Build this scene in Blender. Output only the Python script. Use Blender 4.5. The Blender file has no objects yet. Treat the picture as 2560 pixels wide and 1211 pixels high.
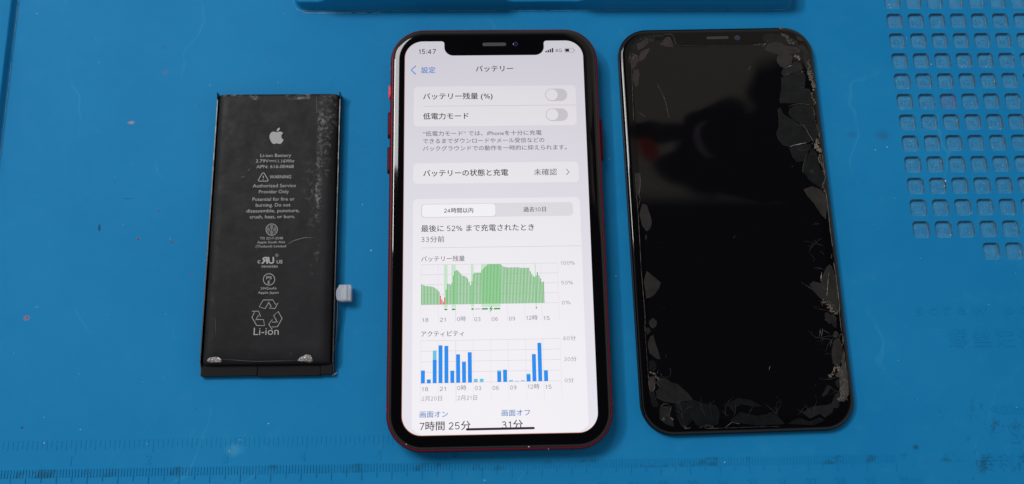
import bpy, bmesh, math, random
from mathutils import Vector, Matrix, noise
random.seed(7)
S = 0.001                      # everything below is written in millimetres
sc = bpy.context.scene
COL = sc.collection

# ---------------------------------------------------------------- camera
CAM_R = Matrix(((0.99955718, 0.01063632, -0.02779034),
                (-0.01658597, 0.9745472, -0.22356803),
                (0.02470505, 0.22392995, 0.97429207)))
CAM_C = Vector((162.9275, 7.3919, 296.4211))
FPX = 2145.6868                # focal length in pixels of the 2560 wide photograph
cam = bpy.data.cameras.new('camera')
cam.sensor_width = 36
cam.lens = 36 * FPX / 2560
cam.clip_start = 0.01
cam.clip_end = 20
co = bpy.data.objects.new('camera', cam)
m4 = CAM_R.to_4x4(); m4.translation = CAM_C * S
co.matrix_world = m4
COL.objects.link(co)
sc.camera = co

# ---------------------------------------------------------------- world: the dim room the glass mirrors
sc.view_settings.view_transform = 'Standard'
sc.view_settings.look = 'None'
sc.view_settings.exposure = 0
sc.view_settings.gamma = 1
W = bpy.data.worlds.new('World'); sc.world = W
W.use_nodes = True
nt = W.node_tree; nt.nodes.clear()
def WN(t, **k):
    n = nt.nodes.new(t)
    for a, b in k.items(): setattr(n, a, b)
    return n
def wmath(op, a, b=None, c=None, clamp=False):
    n = WN('ShaderNodeMath', operation=op, use_clamp=clamp)
    for i, v in enumerate((a, b, c)):
        if v is None: continue
        if isinstance(v, (int, float)): n.inputs[i].default_value = v
        else: nt.links.new(v, n.inputs[i])
    return n.outputs[0]
def wstep(v, lo, hi):
    n = WN('ShaderNodeMapRange', interpolation_type='SMOOTHSTEP')
    nt.links.new(v, n.inputs[0])
    n.inputs[1].default_value = lo; n.inputs[2].default_value = hi
    return n.outputs[0]
tc = WN('ShaderNodeTexCoord')
sp = WN('ShaderNodeSeparateXYZ'); nt.links.new(tc.outputs['Generated'], sp.inputs[0])
zz = wmath('MAXIMUM', sp.outputs[2], 0.05)
u = wmath('DIVIDE', sp.outputs[0], zz); v = wmath('DIVIDE', sp.outputs[1], zz)
nz = WN('ShaderNodeTexNoise'); nz.inputs['Scale'].default_value = 16; nz.inputs['Detail'].default_value = 2
nt.links.new(tc.outputs['Generated'], nz.inputs['Vector'])
wob = wmath('MULTIPLY', wmath('SUBTRACT', nz.outputs[0], 0.5), 0.05)
# pale ceiling beyond the edge of the darker part overhead
ceil_v = wstep(v, 0.270, 0.296)
ceil_u = wstep(u, 0.10, 0.17)
ceiling = wmath('MULTIPLY', ceil_v, ceil_u)
# dark figure bending over the bench, as the switched off screen mirrors it
def mirrored(px, py):
    d = CAM_R @ Vector(((px - 1280) / FPX, -(py - 605.5) / FPX, -1))
    return d.x / -d.z, d.y / -d.z
def blob(px, py, rx, ry, deg, lo=0.88, hi=1.12, wv=1.0):
    cu, cv = mirrored(px, py); ru, rv, rot = rx * 0.00052, ry * 0.00054, math.radians(deg)
    w_ = wmath('MULTIPLY', wob, wv)
    du = wmath('SUBTRACT', wmath('ADD', u, w_), cu); dv = wmath('SUBTRACT', wmath('SUBTRACT', v, w_), cv)
    c, s = math.cos(rot), math.sin(rot)
    a = wmath('ADD', wmath('MULTIPLY', du, c), wmath('MULTIPLY', dv, s))
    b = wmath('SUBTRACT', wmath('MULTIPLY', dv, c), wmath('MULTIPLY', du, s))
    d = wmath('SQRT', wmath('ADD', wmath('POWER', wmath('DIVIDE', a, ru), 2), wmath('POWER', wmath('DIVIDE', b, rv), 2)))
    return wstep(d, lo, hi)
room = ceiling
for q in ((1860, 385, 190, 105, 12), (2010, 300, 120, 150, 30), (1640, 325, 95, 24, -4), (1700, 415, 60, 45, 0), (1930, 470, 130, 40, 0), (1790, 290, 80, 30, 22)):
    room = wmath('MULTIPLY', room, blob(*q))
red = wmath('SUBTRACT', 1.0, blob(1618, 372, 24, 38, 28, .7, 1.1, .5))
arc_ = wmath('MULTIPLY', wmath('SUBTRACT', 1.0, blob(1778, 350, 42, 46, 0, .8, 1.05, .4)), blob(1792, 348, 38, 48, 0, .8, 1.05, .4))
side = wstep(sp.outputs[2], 0.86, 0.62)          # walls and far ceiling, lower down
mx = WN('ShaderNodeMix', data_type='RGBA')
mx.inputs[6].default_value = (0.035, 0.034, 0.045, 1)
mx.inputs[7].default_value = (0.365, 0.335, 0.29, 1)
nt.links.new(room, mx.inputs[0])
mx2 = WN('ShaderNodeMix', data_type='RGBA')
mx2.inputs[7].default_value = (0.56, 0.57, 0.585, 1)
mr = WN('ShaderNodeMix', data_type='RGBA'); nt.links.new(red, mr.inputs[0]); nt.links.new(mx.outputs[2], mr.inputs[6]); mr.inputs[7].default_value = (0.36, 0.055, 0.035, 1)
ma_ = WN('ShaderNodeMix', data_type='RGBA'); nt.links.new(arc_, ma_.inputs[0]); nt.links.new(mr.outputs[2], ma_.inputs[6]); ma_.inputs[7].default_value = (0.19, 0.15, 0.19, 1)
nt.links.new(ma_.outputs[2], mx2.inputs[6]); nt.links.new(side, mx2.inputs[0])
bgn = WN('ShaderNodeBackground'); nt.links.new(mx2.outputs[2], bgn.inputs[0])
bgn.inputs[1].default_value = 1.0
wo = WN('ShaderNodeOutputWorld'); nt.links.new(bgn.outputs[0], wo.inputs[0])

# ---------------------------------------------------------------- lamps
def area(name, loc, target, sx, sy, power, col, roll=0):
    L = bpy.data.lights.new(name, 'AREA'); L.shape = 'RECTANGLE'
    L.size = sx * S; L.size_y = sy * S; L.energy = power; L.color = col
    o = bpy.data.objects.new(name, L)
    d = (Vector(loc) - Vector(target)).normalized()       # local +Z points away from the target
    y = Vector((0, 1, 0)); x = y.cross(d).normalized(); y = d.cross(x)
    m = Matrix((x, y, d)).transposed().to_4x4(); m.translation = Vector(loc) * S
    o.matrix_world = m; COL.objects.link(o)
    return o
area('ceiling_lamp', (-1150, 800, 1560), (150, 80, 0), 150, 560, 17, (1.0, 0.97, 0.93))
area('ceiling_panel', (-560, 960, 1500), (110, 120, 0), 760, 620, 19, (0.98, 0.98, 1.0))
#area('second_ceiling_lamp', (900, -500, 1700), (150, 80, 0), 260, 900, 9, (0.95, 0.97, 1.0))

# ---------------------------------------------------------------- helpers
def at(px, py, z=0.0):
    """point in mm on the level z seen at this pixel of the 2560 wide photograph"""
    d = CAM_R @ Vector(((px - 1280) / FPX, -(py - 605.5) / FPX, -1))
    t = (z - CAM_C.z) / d.z
    return CAM_C + d * t

def mat(name, col, rough=0.5, spec=0.5, metal=0.0, coat=0.0, emis=None, emis_s=0.0, lcd=False):
    m = bpy.data.materials.new(name); m.use_nodes = True
    n = m.node_tree; b = n.nodes['Principled BSDF']
    b.inputs['Base Color'].default_value = (*col, 1)
    b.inputs['Roughness'].default_value = rough
    b.inputs['Specular IOR Level'].default_value = spec
    b.inputs['Metallic'].default_value = metal
    b.inputs['Coat Weight'].default_value = coat
    if emis:
        b.inputs['Emission Color'].default_value = (*emis, 1)
        b.inputs['Emission Strength'].default_value = emis_s
        if lcd:                                           # an LCD dims when looked at obliquely
            lw = n.nodes.new('ShaderNodeLayerWeight'); lw.inputs[0].default_value = 0.5
            ma = n.nodes.new('ShaderNodeMath'); ma.operation = 'MULTIPLY_ADD'
            n.links.new(lw.outputs['Facing'], ma.inputs[0])
            ma.inputs[1].default_value = -2.35 * emis_s; ma.inputs[2].default_value = emis_s
            n.links.new(ma.outputs[0], b.inputs['Emission Strength'])
    return m

class NT:
    """small node-building aid for surface materials"""
    def __init__(s, m): s.n = m.node_tree; s.b = s.n.nodes['Principled BSDF']
    def new(s, t, **k):
        o = s.n.nodes.new(t)
        for a, b in k.items(): setattr(o, a, b)
        return o
    def put(s, sock, v):
        if isinstance(v, (int, float)): sock.default_value = v
        elif isinstance(v, tuple): sock.default_value = (*v, 1) if len(v) == 3 else v
        else: s.n.links.new(v, sock)
    def math(s, op, a, b=0.0, c=0.0):
        o = s.new('ShaderNodeMath', operation=op)
        s.put(o.inputs[0], a); s.put(o.inputs[1], b); s.put(o.inputs[2], c)
        return o.outputs[0]
    def step(s, v, lo, hi, a=0.0, b=1.0):
        o = s.new('ShaderNodeMapRange', interpolation_type='SMOOTHSTEP')
        for i, x in enumerate((v, lo, hi, a, b)): s.put(o.inputs[i], x)
        return o.outputs[0]
    def mix(s, f, a, b):
        o = s.new('ShaderNodeMix', data_type='RGBA')
        s.put(o.inputs[0], f); s.put(o.inputs[6], a); s.put(o.inputs[7], b)
        return o.outputs[2]
    def coord(s):
        return s.new('ShaderNodeTexCoord').outputs['Object']
    def noise(s, vec, scale, detail=3, rough=0.5):
        o = s.new('ShaderNodeTexNoise'); s.put(o.inputs['Vector'], vec)
        o.inputs['Scale'].default_value = scale; o.inputs['Detail'].default_value = detail; o.inputs['Roughness'].default_value = rough
        return o.outputs[0]
    def bump(s, h, dist, strength=1.0):
        o = s.new('ShaderNodeBump'); s.put(o.inputs['Height'], h)
        o.inputs['Distance'].default_value = dist; o.inputs['Strength'].default_value = strength
        s.n.links.new(o.outputs[0], s.b.inputs['Normal'])

def link(name, verts, faces, m, parent=None, smooth=False, mats=None, fm=None):
    me = bpy.data.meshes.new(name)
    me.from_pydata([Vector(p) * S for p in verts], [], faces)
    me.validate()
    if smooth:
        for p in me.polygons: p.use_smooth = True
    for k in (mats or [m]): me.materials.append(k)
    if fm:
        for p, i in zip(me.polygons, fm): p.material_index = i
    o = bpy.data.objects.new(name, me); COL.objects.link(o)
    if parent: o.parent = parent
    return o

def thing(name, label, cat, loc, rot=0.0):
    o = bpy.data.objects.new(name, None); COL.objects.link(o)
    o.empty_display_size = 0.01
    o.location = Vector(loc) * S; o.rotation_euler = (0, 0, rot)
    o['label'] = label; o['category'] = cat
    return o

def rrect(w, h, r, n=14, cx=0, cy=0):
    pts = []
    for sx, sy, a0 in ((1, 1, 0), (-1, 1, 90), (-1, -1, 180), (1, -1, 270)):
        for i in range(n + 1):
            a = math.radians(a0 + 90 * i / n)
            # slightly squarer than a circle, as on a phone
            pts.append((cx + sx * (w / 2 - r) + r * math.cos(a), cy + sy * (h / 2 - r) + r * math.sin(a)))
    return pts

def loft(name, w, h, r, prof, m, parent, cap_top=True, cap_bot=True, n=14, smooth=True, cx=0, cy=0):
    V = []; F = []
    for ins, z in prof:
        V += [(x, y, z) for x, y in rrect(w - 2 * ins, h - 2 * ins, max(r - ins, 0.05), n, cx, cy)]
    N = 4 * (n + 1)
    for k in range(len(prof) - 1):
        for i in range(N):
            j = (i + 1) % N
            F.append((k * N + i, k * N + j, (k + 1) * N + j, (k + 1) * N + i))
    ns = len(F)
    if cap_bot: F.append(tuple(range(N - 1, -1, -1)))
    if cap_top: F.append(tuple(range((len(prof) - 1) * N, len(prof) * N)))
    o = link(name, V, F, m, parent)
    if smooth:
        for p in o.data.polygons[:ns]: p.use_smooth = True
    return o

def flat(name, pts, z, m, parent, thick=0.0, dz=None):
    """flat or thin sheet with this outline (may be concave)"""
    bm = bmesh.new()
    vs = [bm.verts.new(Vector((x, y, z + (dz(x, y) if dz else 0))) * S) for x, y in pts]
    f = bm.faces.new(vs)
    f.normal_update()
    if f.normal.z < 0: f.normal_flip()
    if thick:
        e = bmesh.ops.extrude_face_region(bm, geom=[f])
        nv = [g for g in e['geom'] if isinstance(g, bmesh.types.BMVert)]
        bmesh.ops.translate(bm, verts=nv, vec=(0, 0, thick * S))
        bmesh.ops.recalc_face_normals(bm, faces=bm.faces)
    bmesh.ops.triangulate(bm, faces=[g for g in bm.faces if len(g.verts) > 4])
    me = bpy.data.meshes.new(name); bm.to_mesh(me); bm.free()
    me.materials.append(m)
    o = bpy.data.objects.new(name, me); COL.objects.link(o)
    if parent: o.parent = parent
    return o

def multi(name, polys, z, m, parent):
    """several convex flat pieces printed together"""
    V = []; F = []
    for p in polys:
        b = len(V); V += [(x, y, z) for x, y in p]; F.append(tuple(range(b, b + len(p))))
    return link(name, V, F, m, parent)

def ribbon(pts, w, taper=True, jit=0.0):
    """quads of a line of width w through pts"""
    out = []
    n = len(pts)
    L = []
    for i, (x, y) in enumerate(pts):
        a = Vector(pts[max(i - 1, 0)]); b = Vector(pts[min(i + 1, n - 1)])
        d = (b - a); d = d.normalized() if d.length else Vector((1, 0))
        nrm = Vector((-d.y, d.x))
        ww = w * (1 + random.uniform(-jit, jit))
        if taper and (i == 0 or i == n - 1): ww *= 0.25
        p = Vector((x, y)) + nrm * random.uniform(-jit, jit) * w * 0.6
        L.append((p + nrm * ww / 2, p - nrm * ww / 2))
    for i in range(n - 1):
        a, b = L[i]; c, d = L[i + 1]
        out.append([tuple(b), tuple(d), tuple(c), tuple(a)])
    return out

# text -> mesh ------------------------------------------------------------
tcur = bpy.data.curves.new('lettering', 'FONT'); tcur.resolution_u = 3
tobj = bpy.data.objects.new('lettering', tcur); COL.objects.link(tobj)
_cache = {}
def glyphs(s, space=1.0):
    k = (s, space)
    if k not in _cache:
        tcur.body = s; tcur.space_character = space; tcur.size = 1
        bpy.context.view_layer.update()
        dg = bpy.context.evaluated_depsgraph_get()
        me = tobj.evaluated_get(dg).to_mesh()
        V = [tuple(v.co) for v in me.vertices]; F = [tuple(p.vertices) for p in me.polygons]
        tobj.evaluated_get(dg).to_mesh_clear()
        xs = [a[0] for a in V]
        _cache[k] = (V, F, min(xs), max(xs))
    return _cache[k]
def text(name, s, x0, base, size, z, m, parent, x1=None, bold=0.0, mirror=False, centre=False, depth=0.0, fn=None, shear=0.0, space=1.0):
    V, F, a, b = glyphs(s, space)
    if bold > 0 and not depth:                       # heavier weight: the same letters printed again a hair aside
        n = len(V); VV = []; FF = []
        for q_, (dx, dy) in enumerate(((-bold, 0), (bold, 0), (0, bold), (0, -bold))):
            VV += [(p[0] + dx, p[1] + dy, q_) for p in V]; FF += [tuple(i_ + n * q_ for i_ in f) for f in F]
        V, F = VV, FF
    sx = size if x1 is None else (x1 - x0) / (b - a)
    off = -(a + b) / 2 if centre and x1 is None else -a
    P = []
    for q in V:
        xx = (q[0] + off)
        if mirror: xx = (b - a) - xx
        X = x0 + xx * sx + shear * q[1] * size; Y = base + q[1] * size
        if fn: X, Y = fn(X, Y)
        P.append((X, Y, z + (q[2] * .002 if bold > 0 and not depth else 0)))
    if depth:
        n = len(P)
        # raised letters: top faces and a skirt
        bm = bmesh.new()
        bv = [bm.verts.new(Vector(p) * S) for p in P]
        for f in F:
            try: bm.faces.new([bv[i] for i in f])
            except ValueError: pass
        bmesh.ops.remove_doubles(bm, verts=bm.verts, dist=1e-7)
        e = bmesh.ops.extrude_face_region(bm, geom=list(bm.faces))
        nv = [g for g in e['geom'] if isinstance(g, bmesh.types.BMVert)]
        bmesh.ops.translate(bm, verts=nv, vec=(0, 0, depth * S))
        bmesh.ops.recalc_face_normals(bm, faces=bm.faces)
        me = bpy.data.meshes.new(name); bm.to_mesh(me); bm.free(); me.materials.append(m)
        o = bpy.data.objects.new(name, me); COL.objects.link(o)
        if parent: o.parent = parent
        return o
    if mirror: F = [tuple(reversed(f)) for f in F]
    return link(name, P, F, m, parent)

def localiser(ox, oy, th):
    c, s = math.cos(th), math.sin(th)
    def f(px, py, z):
        a = at(px, py, z); dx, dy = a.x - ox, a.y - oy
        return (dx * c + dy * s, -dx * s + dy * c)
    return f

# ================================================================ THE MAT
M_mat = mat('blue_silicone', (0.010, 0.155, 0.345), 0.65, 0.11)
t = NT(M_mat)
cd = t.coord()
n1 = t.noise(cd, 22, 3, 0.6); n2 = t.noise(cd, 900, 2); n3 = t.noise(cd, 140, 4, 0.65)
col = t.mix(t.step(n1, 0.3, 0.72), (0.0030, 0.154, 0.352), (0.0052, 0.168, 0.368))
col = t.mix(t.math('MULTIPLY', t.step(n3, 0.50, 0.78), 0.16), col, (0.035, 0.20, 0.36))
vor = t.new('ShaderNodeTexVoronoi'); t.put(vor.inputs['Vector'], cd); vor.inputs['Scale'].default_value = 130
vs = t.new('ShaderNodeSeparateColor'); t.put(vs.inputs[0], vor.outputs['Color'])
speck = t.math('MULTIPLY', t.step(vor.outputs['Distance'], 0.045, 0.02), t.step(vs.outputs[0], 0.90, 0.905))
col = t.mix(t.math('MULTIPLY', speck, 0.8), col, (0.30, 0.42, 0.46))
speck2 = t.math('MULTIPLY', t.step(vor.outputs['Distance'], 0.055, 0.02), t.step(vs.outputs[1], 0.955, 0.96))
col = t.mix(t.math('MULTIPLY', speck2, 0.8), col, (0.01, 0.045, 0.08))
# stains and old flux spots where the photograph shows them
spx = t.new('ShaderNodeSeparateXYZ'); t.put(spx.inputs[0], cd)
def spot(c, px, py, rx, ry, colour, amount, soft=0.2):
    a = at(px, py, 0)
    dx = t.math('DIVIDE', t.math('SUBTRACT', spx.outputs[0], a.x * S), rx * S)
    dy = t.math('DIVIDE', t.math('SUBTRACT', spx.outputs[1], a.y * S), ry * S)
    d = t.math('SQRT', t.math('ADD', t.math('MULTIPLY', dx, dx), t.math('MULTIPLY', dy, dy)))
    d = t.math('ADD', d, t.math('MULTIPLY', t.math('SUBTRACT', n3, 0.5), 1.4))
    return t.mix(t.math('MULTIPLY', t.step(d, 1.1, soft), amount), c, colour)
for a in ((328, 307, 1.5, .8, (.42, .22, .20), .75), (345, 597, .9, .6, (.16, .07, .05), .8), (66, 795, 1.4, 1.1, (.28, .12, .12), .7),
          (92, 768, 1.0, .3, (.12, .22, .36), .5), (430, 603, 1.2, .7, (.06, .07, .18), .5), (412, 181, 1.3, 1.2, (.10, .10, .26), .32), (478, 686, .3, .6, (.12, .03, .05), .7),
          (248, 570, .6, 1.8, (.004, .03, .14), .8), (320, 497, 2.6, .25, (.004, .05, .20), .55), (410, 119, 1.2, 1, (.03, .06, .2), .3), (2205, 340, 3.5, 2.5, (.012, .10, .24), .6),
          (2130, 336, 2.5, 2.0, (.012, .11, .26), .5), (585, 1125, 3.5, 2.5, (.05, .25, .40), .5), (2290, 1118, 1.4, 1.2, (.01, .05, .09), .7), (800, 560, 12, 8, (.012, .13, .31), .25),
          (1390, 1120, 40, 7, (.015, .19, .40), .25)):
    col = spot(col, *a)
wn = t.new('ShaderNodeTexWave'); wn.inputs['Scale'].default_value = 9; wn.inputs['Distortion'].default_value = 14; wn.inputs['Detail'].default_value = 4; t.put(wn.inputs['Vector'], cd)
hair = t.math('MULTIPLY', t.step(wn.outputs['Fac'], .9965, .9995), t.step(n1, .48, .62))
col = t.mix(t.math('MULTIPLY', hair, .22), col, (0.04, 0.25, 0.42))
col = t.mix(t.math('MULTIPLY', t.step(t.noise(cd, 9, 4, .7), .50, .72), .22), col, (0.010, 0.185, 0.365))
# grime caught in the ruler graduations and the lettering
band = t.math('MULTIPLY', t.step(spx.outputs[1], -0.0030, -0.0024), t.step(spx.outputs[1], 0.0006, -0.0001))
g = t.math('MULTIPLY', band, t.step(t.noise(cd, 95, 3, 0.7), 0.52, 0.66))
gr2 = t.math('MULTIPLY', t.step(spx.outputs[0], 0.310, 0.325), t.step(spx.outputs[1], 0.022, 0.012))
g = t.math('ADD', g, t.math('MULTIPLY', gr2, t.step(t.noise(cd, 160, 3, 0.7), 0.56, 0.68)))
col = t.mix(t.math('MULTIPLY', g, 0.55), col, (0.008, 0.06, 0.10))
t.put(t.b.inputs['Base Color'], col)
t.put(t.b.inputs['Roughness'], t.step(n3, 0.3, 0.7, 0.64, 0.70))
t.bump(t.math('ADD', t.math('MULTIPLY', n2, 0.5), t.math('MULTIPLY', n3, 0.6)), 0.00002, 0.6)

M_cell = mat('blue_silicone_dusty', (0.02, 0.17, 0.33), 0.55, 0.35)
t = NT(M_cell); cd = t.coord(); geo = t.new('ShaderNodeNewGeometry')
oi = t.new('ShaderNodeObjectInfo')
ad = t.new('ShaderNodeVectorMath', operation='ADD'); t.put(ad.inputs[0], cd); t.put(ad.inputs[1], oi.outputs['Location'])
n1 = t.noise(ad.outputs[0], 420, 4, 0.7); n2 = t.noise(ad.outputs[0], 1500, 2)
sx = t.new('ShaderNodeSeparateXYZ'); t.put(sx.inputs[0], cd)
col = t.mix(t.step(n1, 0.35, 0.7), (0.016, 0.172, 0.355), (0.038, 0.205, 0.375))
# darker, mottled tone towards the top and right edges of each recess
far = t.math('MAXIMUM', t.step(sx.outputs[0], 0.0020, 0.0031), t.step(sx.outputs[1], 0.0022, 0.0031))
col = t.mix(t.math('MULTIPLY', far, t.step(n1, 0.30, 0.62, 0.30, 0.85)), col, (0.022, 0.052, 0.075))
dz = t.math('MULTIPLY', t.step(n2, 0.68, 0.74), t.step(oi.outputs['Random'], 0.2, 0.8))
col = t.mix(t.math('MULTIPLY', dz, 0.8), col, (0.40, 0.42, 0.40))
col = t.mix(t.math('MULTIPLY', t.step(oi.outputs['Random'], 0.985, 0.99), 0.25), col, (0.08, 0.07, 0.22))
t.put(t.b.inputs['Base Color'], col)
t.bump(n1, 0.0001, 0.7)

mat_root = thing('silicone_mat', 'large blue silicone repair mat with ruler marks and a grid of screw recesses under everything', 'repair mat', (0, 0, 0))
PX_, PY_ = 8.2019, 8.1879
GX, GY = 318.859 - 0.0, 168.448 + 0.0      # centre of the first cell in the photo's second row minus one row
def occupied(c, r):
    if r <= 11: return True
    return r == 12 and c >= 3
# base sheet with rounded-square openings
V = []; F = []
def quad(x0, y0, x1, y1, z=0):
    b = len(V); V.extend([(x0, y0, z), (x1, y0, z), (x1, y1, z), (x0, y1, z)]); F.append((b, b + 1, b + 2, b + 3))
cols, r0, r1 = 9, -3, 12
gx0, gx1 = GX - PX_ / 2, GX + PX_ * (cols - 0.5)
gy1, gy0 = GY - PY_ * (r0 - 0.5), GY - PY_ * (r1 + 0.5)
XL, XR, YB, YT = -14, 430, -90, 215
quad(XL, YB, gx0, YT); quad(gx1, YB, XR, YT); quad(gx0, YB, gx1, gy0); quad(gx0, gy1, gx1, YT)
CW, CR, CN = 6.25, 1.55, 5
hole = rrect(CW, CW, CR, CN)
for r in range(r0, r1 + 1):
    for c in range(cols):
        cx, cy = GX + c * PX_, GY - r * PY_
        if not occupied(c, r):
            quad(cx - PX_ / 2, cy - PY_ / 2, cx + PX_ / 2, cy + PY_ / 2); continue
        b = len(V)
        V.extend([(cx + a, cy + d, 0) for a, d in hole])
        cs = len(V)
        V.extend([(cx + PX_ / 2, cy + PY_ / 2, 0), (cx - PX_ / 2, cy + PY_ / 2, 0), (cx - PX_ / 2, cy - PY_ / 2, 0), (cx + PX_ / 2, cy - PY_ / 2, 0)])
        nn = CN + 1
        for q in range(4):
            for i in range(CN):
                F.append((b + q * nn + i, cs + q, b + q * nn + i + 1))
            F.append((b + q * nn + CN, cs + q, cs + (q + 1) % 4, b + ((q + 1) % 4) * nn))
o = link('mat_surface', V, F, M_mat, mat_root)
# recesses: one shared mesh
def make_cell():
    prof = [(-0.02, 0.0), (0.05, -0.10), (0.10, -0.85), (0.28, -1.08), (0.6, -1.12)]
    V = []; F = []; N = 4 * (CN + 1)
    for ins, z in prof:
        V += [(x, y, z) for x, y in rrect(CW - 2 * ins, CW - 2 * ins, CR - ins * 0.5, CN)]
    for k in range(len(prof) - 1):
        for i in range(N):
            j = (i + 1) % N; F.append((k * N + i, k * N + j, (k + 1) * N + j, (k + 1) * N + i))
    F.append(tuple(range((len(prof) - 1) * N, len(prof) * N)))
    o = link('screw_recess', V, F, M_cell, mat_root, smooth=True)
    bm = bmesh.new(); bm.from_mesh(o.data); bmesh.ops.recalc_face_normals(bm, faces=bm.faces)
    bm.faces.ensure_lookup_table()
    if bm.faces[len(bm.faces) - 1].normal.z < 0: bmesh.ops.reverse_faces(bm, faces=bm.faces)
    bm.to_mesh(o.data); bm.free(); o.data.polygons[-1].use_smooth = False
    return o
cell0 = make_cell(); first = True
for r in range(-1, 13):
    for c in range(8):
        if not occupied(c, r) or (r == 12 and c > 5): continue
        if first: o = cell0; first = False
        else:
            o = cell0.copy(); COL.objects.link(o); o.parent = mat_root
        o.location = Vector((GX + c * PX_, GY - r * PY_, 0)) * S
        o.rotation_euler = (0, 0, 0)
        if r >= 1 and r < 12:
            text('recess_number', str(27 + 8 * r + c), 0, -1.0, 2.7, -1.13, M_cell, o, centre=True, depth=0.14, bold=-0.004)

# outer raised border at the left and the raised tray wall at the top
def wall_profile(h, w_top=9):
    return [(-1.1, 0.004), (-0.6, 0.07), (-0.22, 0.25), (0.0, 0.62), (0.08, h - 0.55), (0.28, h - 0.15), (0.65, h), (w_top, h)]
ax, bx = at(46, 0), at(4, 360)
V = []; F = []
prof = wall_profile(2.5, 26)
ys = [YT, 200, 170, 113, 60, 0, -40, YB]
sl = (bx.x - ax.x) / (bx.y - ax.y)
for y in ys:
    xw = ax.x + (y - ax.y) * sl - 0.9
    V += [(xw - d, y, z) for d, z in prof]
n = len(prof)
for i in range(len(ys) - 1):
    for k in range(n - 1):
        F.append((i * n + k, (i + 1) * n + k, (i + 1) * n + k + 1, i * n + k + 1))
o = link('raised_border', V, F, M_mat, mat_root, smooth=True)
# tray wall: plan outline with rounded left and right corners, lowered at two places
yw = 166.3
xl, xr = at(738, 24).x, at(1976, 17).x
plan = []
for i in range(9):
    a = math.radians(180 + 90 * i / 8); plan.append((xl + 3.2 + 3.2 * math.cos(a), yw + 3.2 + 3.2 * math.sin(a)))
xs_ = [xl + 3.2 + (xr - xl - 6.4) * i / 90 for i in range(1, 90)]
plan += [(x, yw) for x in xs_]
for i in range(9):
    a = math.radians(270 + 90 * i / 8); plan.append((xr - 3.2 + 3.2 * math.cos(a), yw + 3.2 + 3.2 * math.sin(a)))
plan = [(xl, 214)] + plan + [(xr, 214)]
na, nb = at(815, 0).x, at(1262, 0).x; nc = at(1455, 0).x
def wall_h(x):
    def sm(a): return max(0, min(1, a))
    lowL = sm((na - x) / 1.2 + .5)
    lowM = sm((x - nb) / 1.2 + .5) * sm((nc - x) / 1.2 + .5)
    return 7.2 - 2.9 * max(lowL, lowM)
V = []; F = []
pn = 9
for i, (x, y) in enumerate(plan):
    a = Vector(plan[max(i - 1, 0)]); b = Vector(plan[min(i + 1, len(plan) - 1)])
    d = (b - a).normalized(); nr = Vector((d.y, -d.x))       # outward
    h = wall_h(x)
    for dd, z in [(1.3, 0.004), (0.8, 0.08), (0.3, 0.32), (0.0, 0.8), (-0.2, h - .7), (-0.45, h - .2), (-0.9, h), (-3.4, h), (-3.7, 0.3)]:
        V.append((x + nr.x * dd, y + nr.y * dd, z))
for i in range(len(plan) - 1):
    for k in range(pn - 1):
        F.append((i * pn + k, (i + 1) * pn + k, (i + 1) * pn + k + 1, i * pn + k + 1))
link('tray_wall', V, F, M_mat, mat_root, smooth=True)

# pale strips paint a highlight along the foot of both raised edges
M_lip_highlight = mat('painted_lip_highlight', (0.10, 0.24, 0.36), 0.6, 0.2)
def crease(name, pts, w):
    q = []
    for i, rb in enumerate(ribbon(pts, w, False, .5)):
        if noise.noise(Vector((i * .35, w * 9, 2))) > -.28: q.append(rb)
    multi(name, q, 0.05, M_lip_highlight, mat_root)
crease('highlight_and_wear_crease', [(ax.x + (y - ax.y) * sl + .05, y) for y in [214 - k * 1.5 for k in range(200)]], .20)
crease('highlight_and_wear_crease', [(x - .3 if i < 9 else x, y - 1.15) for i, (x, y) in enumerate(plan[1:-1])], .22)
crease('highlight_and_wear_crease', [(x, yw - 1.9) for x in [xl + 3 + k for k in range(30)]], .35)

# ruler graduations: low raised strokes
V = []; F = []
def stroke(x, y0, y1, w=0.16, h=0.13):
    b = len(V)
    for z, e in ((0.0, 0.06), (h, 0.0)):
        V.extend([(x - w / 2 - e, y0 - e, z), (x + w / 2 + e, y0 - e, z), (x + w / 2 + e, y1 + e, z), (x - w / 2 - e, y1 + e, z)])
    F.append((b + 4, b + 5, b + 6, b + 7))
    for i in range(4):
        j = (i + 1) % 4; F.append((b + i, b + j, b + 4 + j, b + 4 + i))
for k in range(-1, 301):
    L = 5.0 if k % 10 == 0 else (4.0 if k % 5 == 0 else 2.5)
    fade = 1 if k < 150 else 0.75
    stroke(k, -L, 0, 0.18, 0.20 * fade)
for k in range(0, 16 * 7 + 1):
    L = 3.1 if k % 2 == 0 else 2.4
    if k % 16 == 0: L = 4.2
    x = k * 25.4 / 16
    stroke(x, 9.3 - L, 9.3, 0.13, 0.09)
o = link('ruler_graduations', V, F, M_mat, mat_root); o['kind'] = 'stuff'
for k in range(1, 31):
    text('ruler_number', str(k) if k < 30 else '30cm', k * 10 + 0.6, -9.6, 3.6, 0.0, M_mat, mat_root, centre=(k < 30), depth=0.14, bold=-0.008)
for k in range(1, 7):
    text('ruler_number', str(k), k * 25.4 - 1.2, 1.3, 4.2, 0.0, M_mat, mat_root, centre=True, depth=0.10, bold=-0.012)
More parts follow.
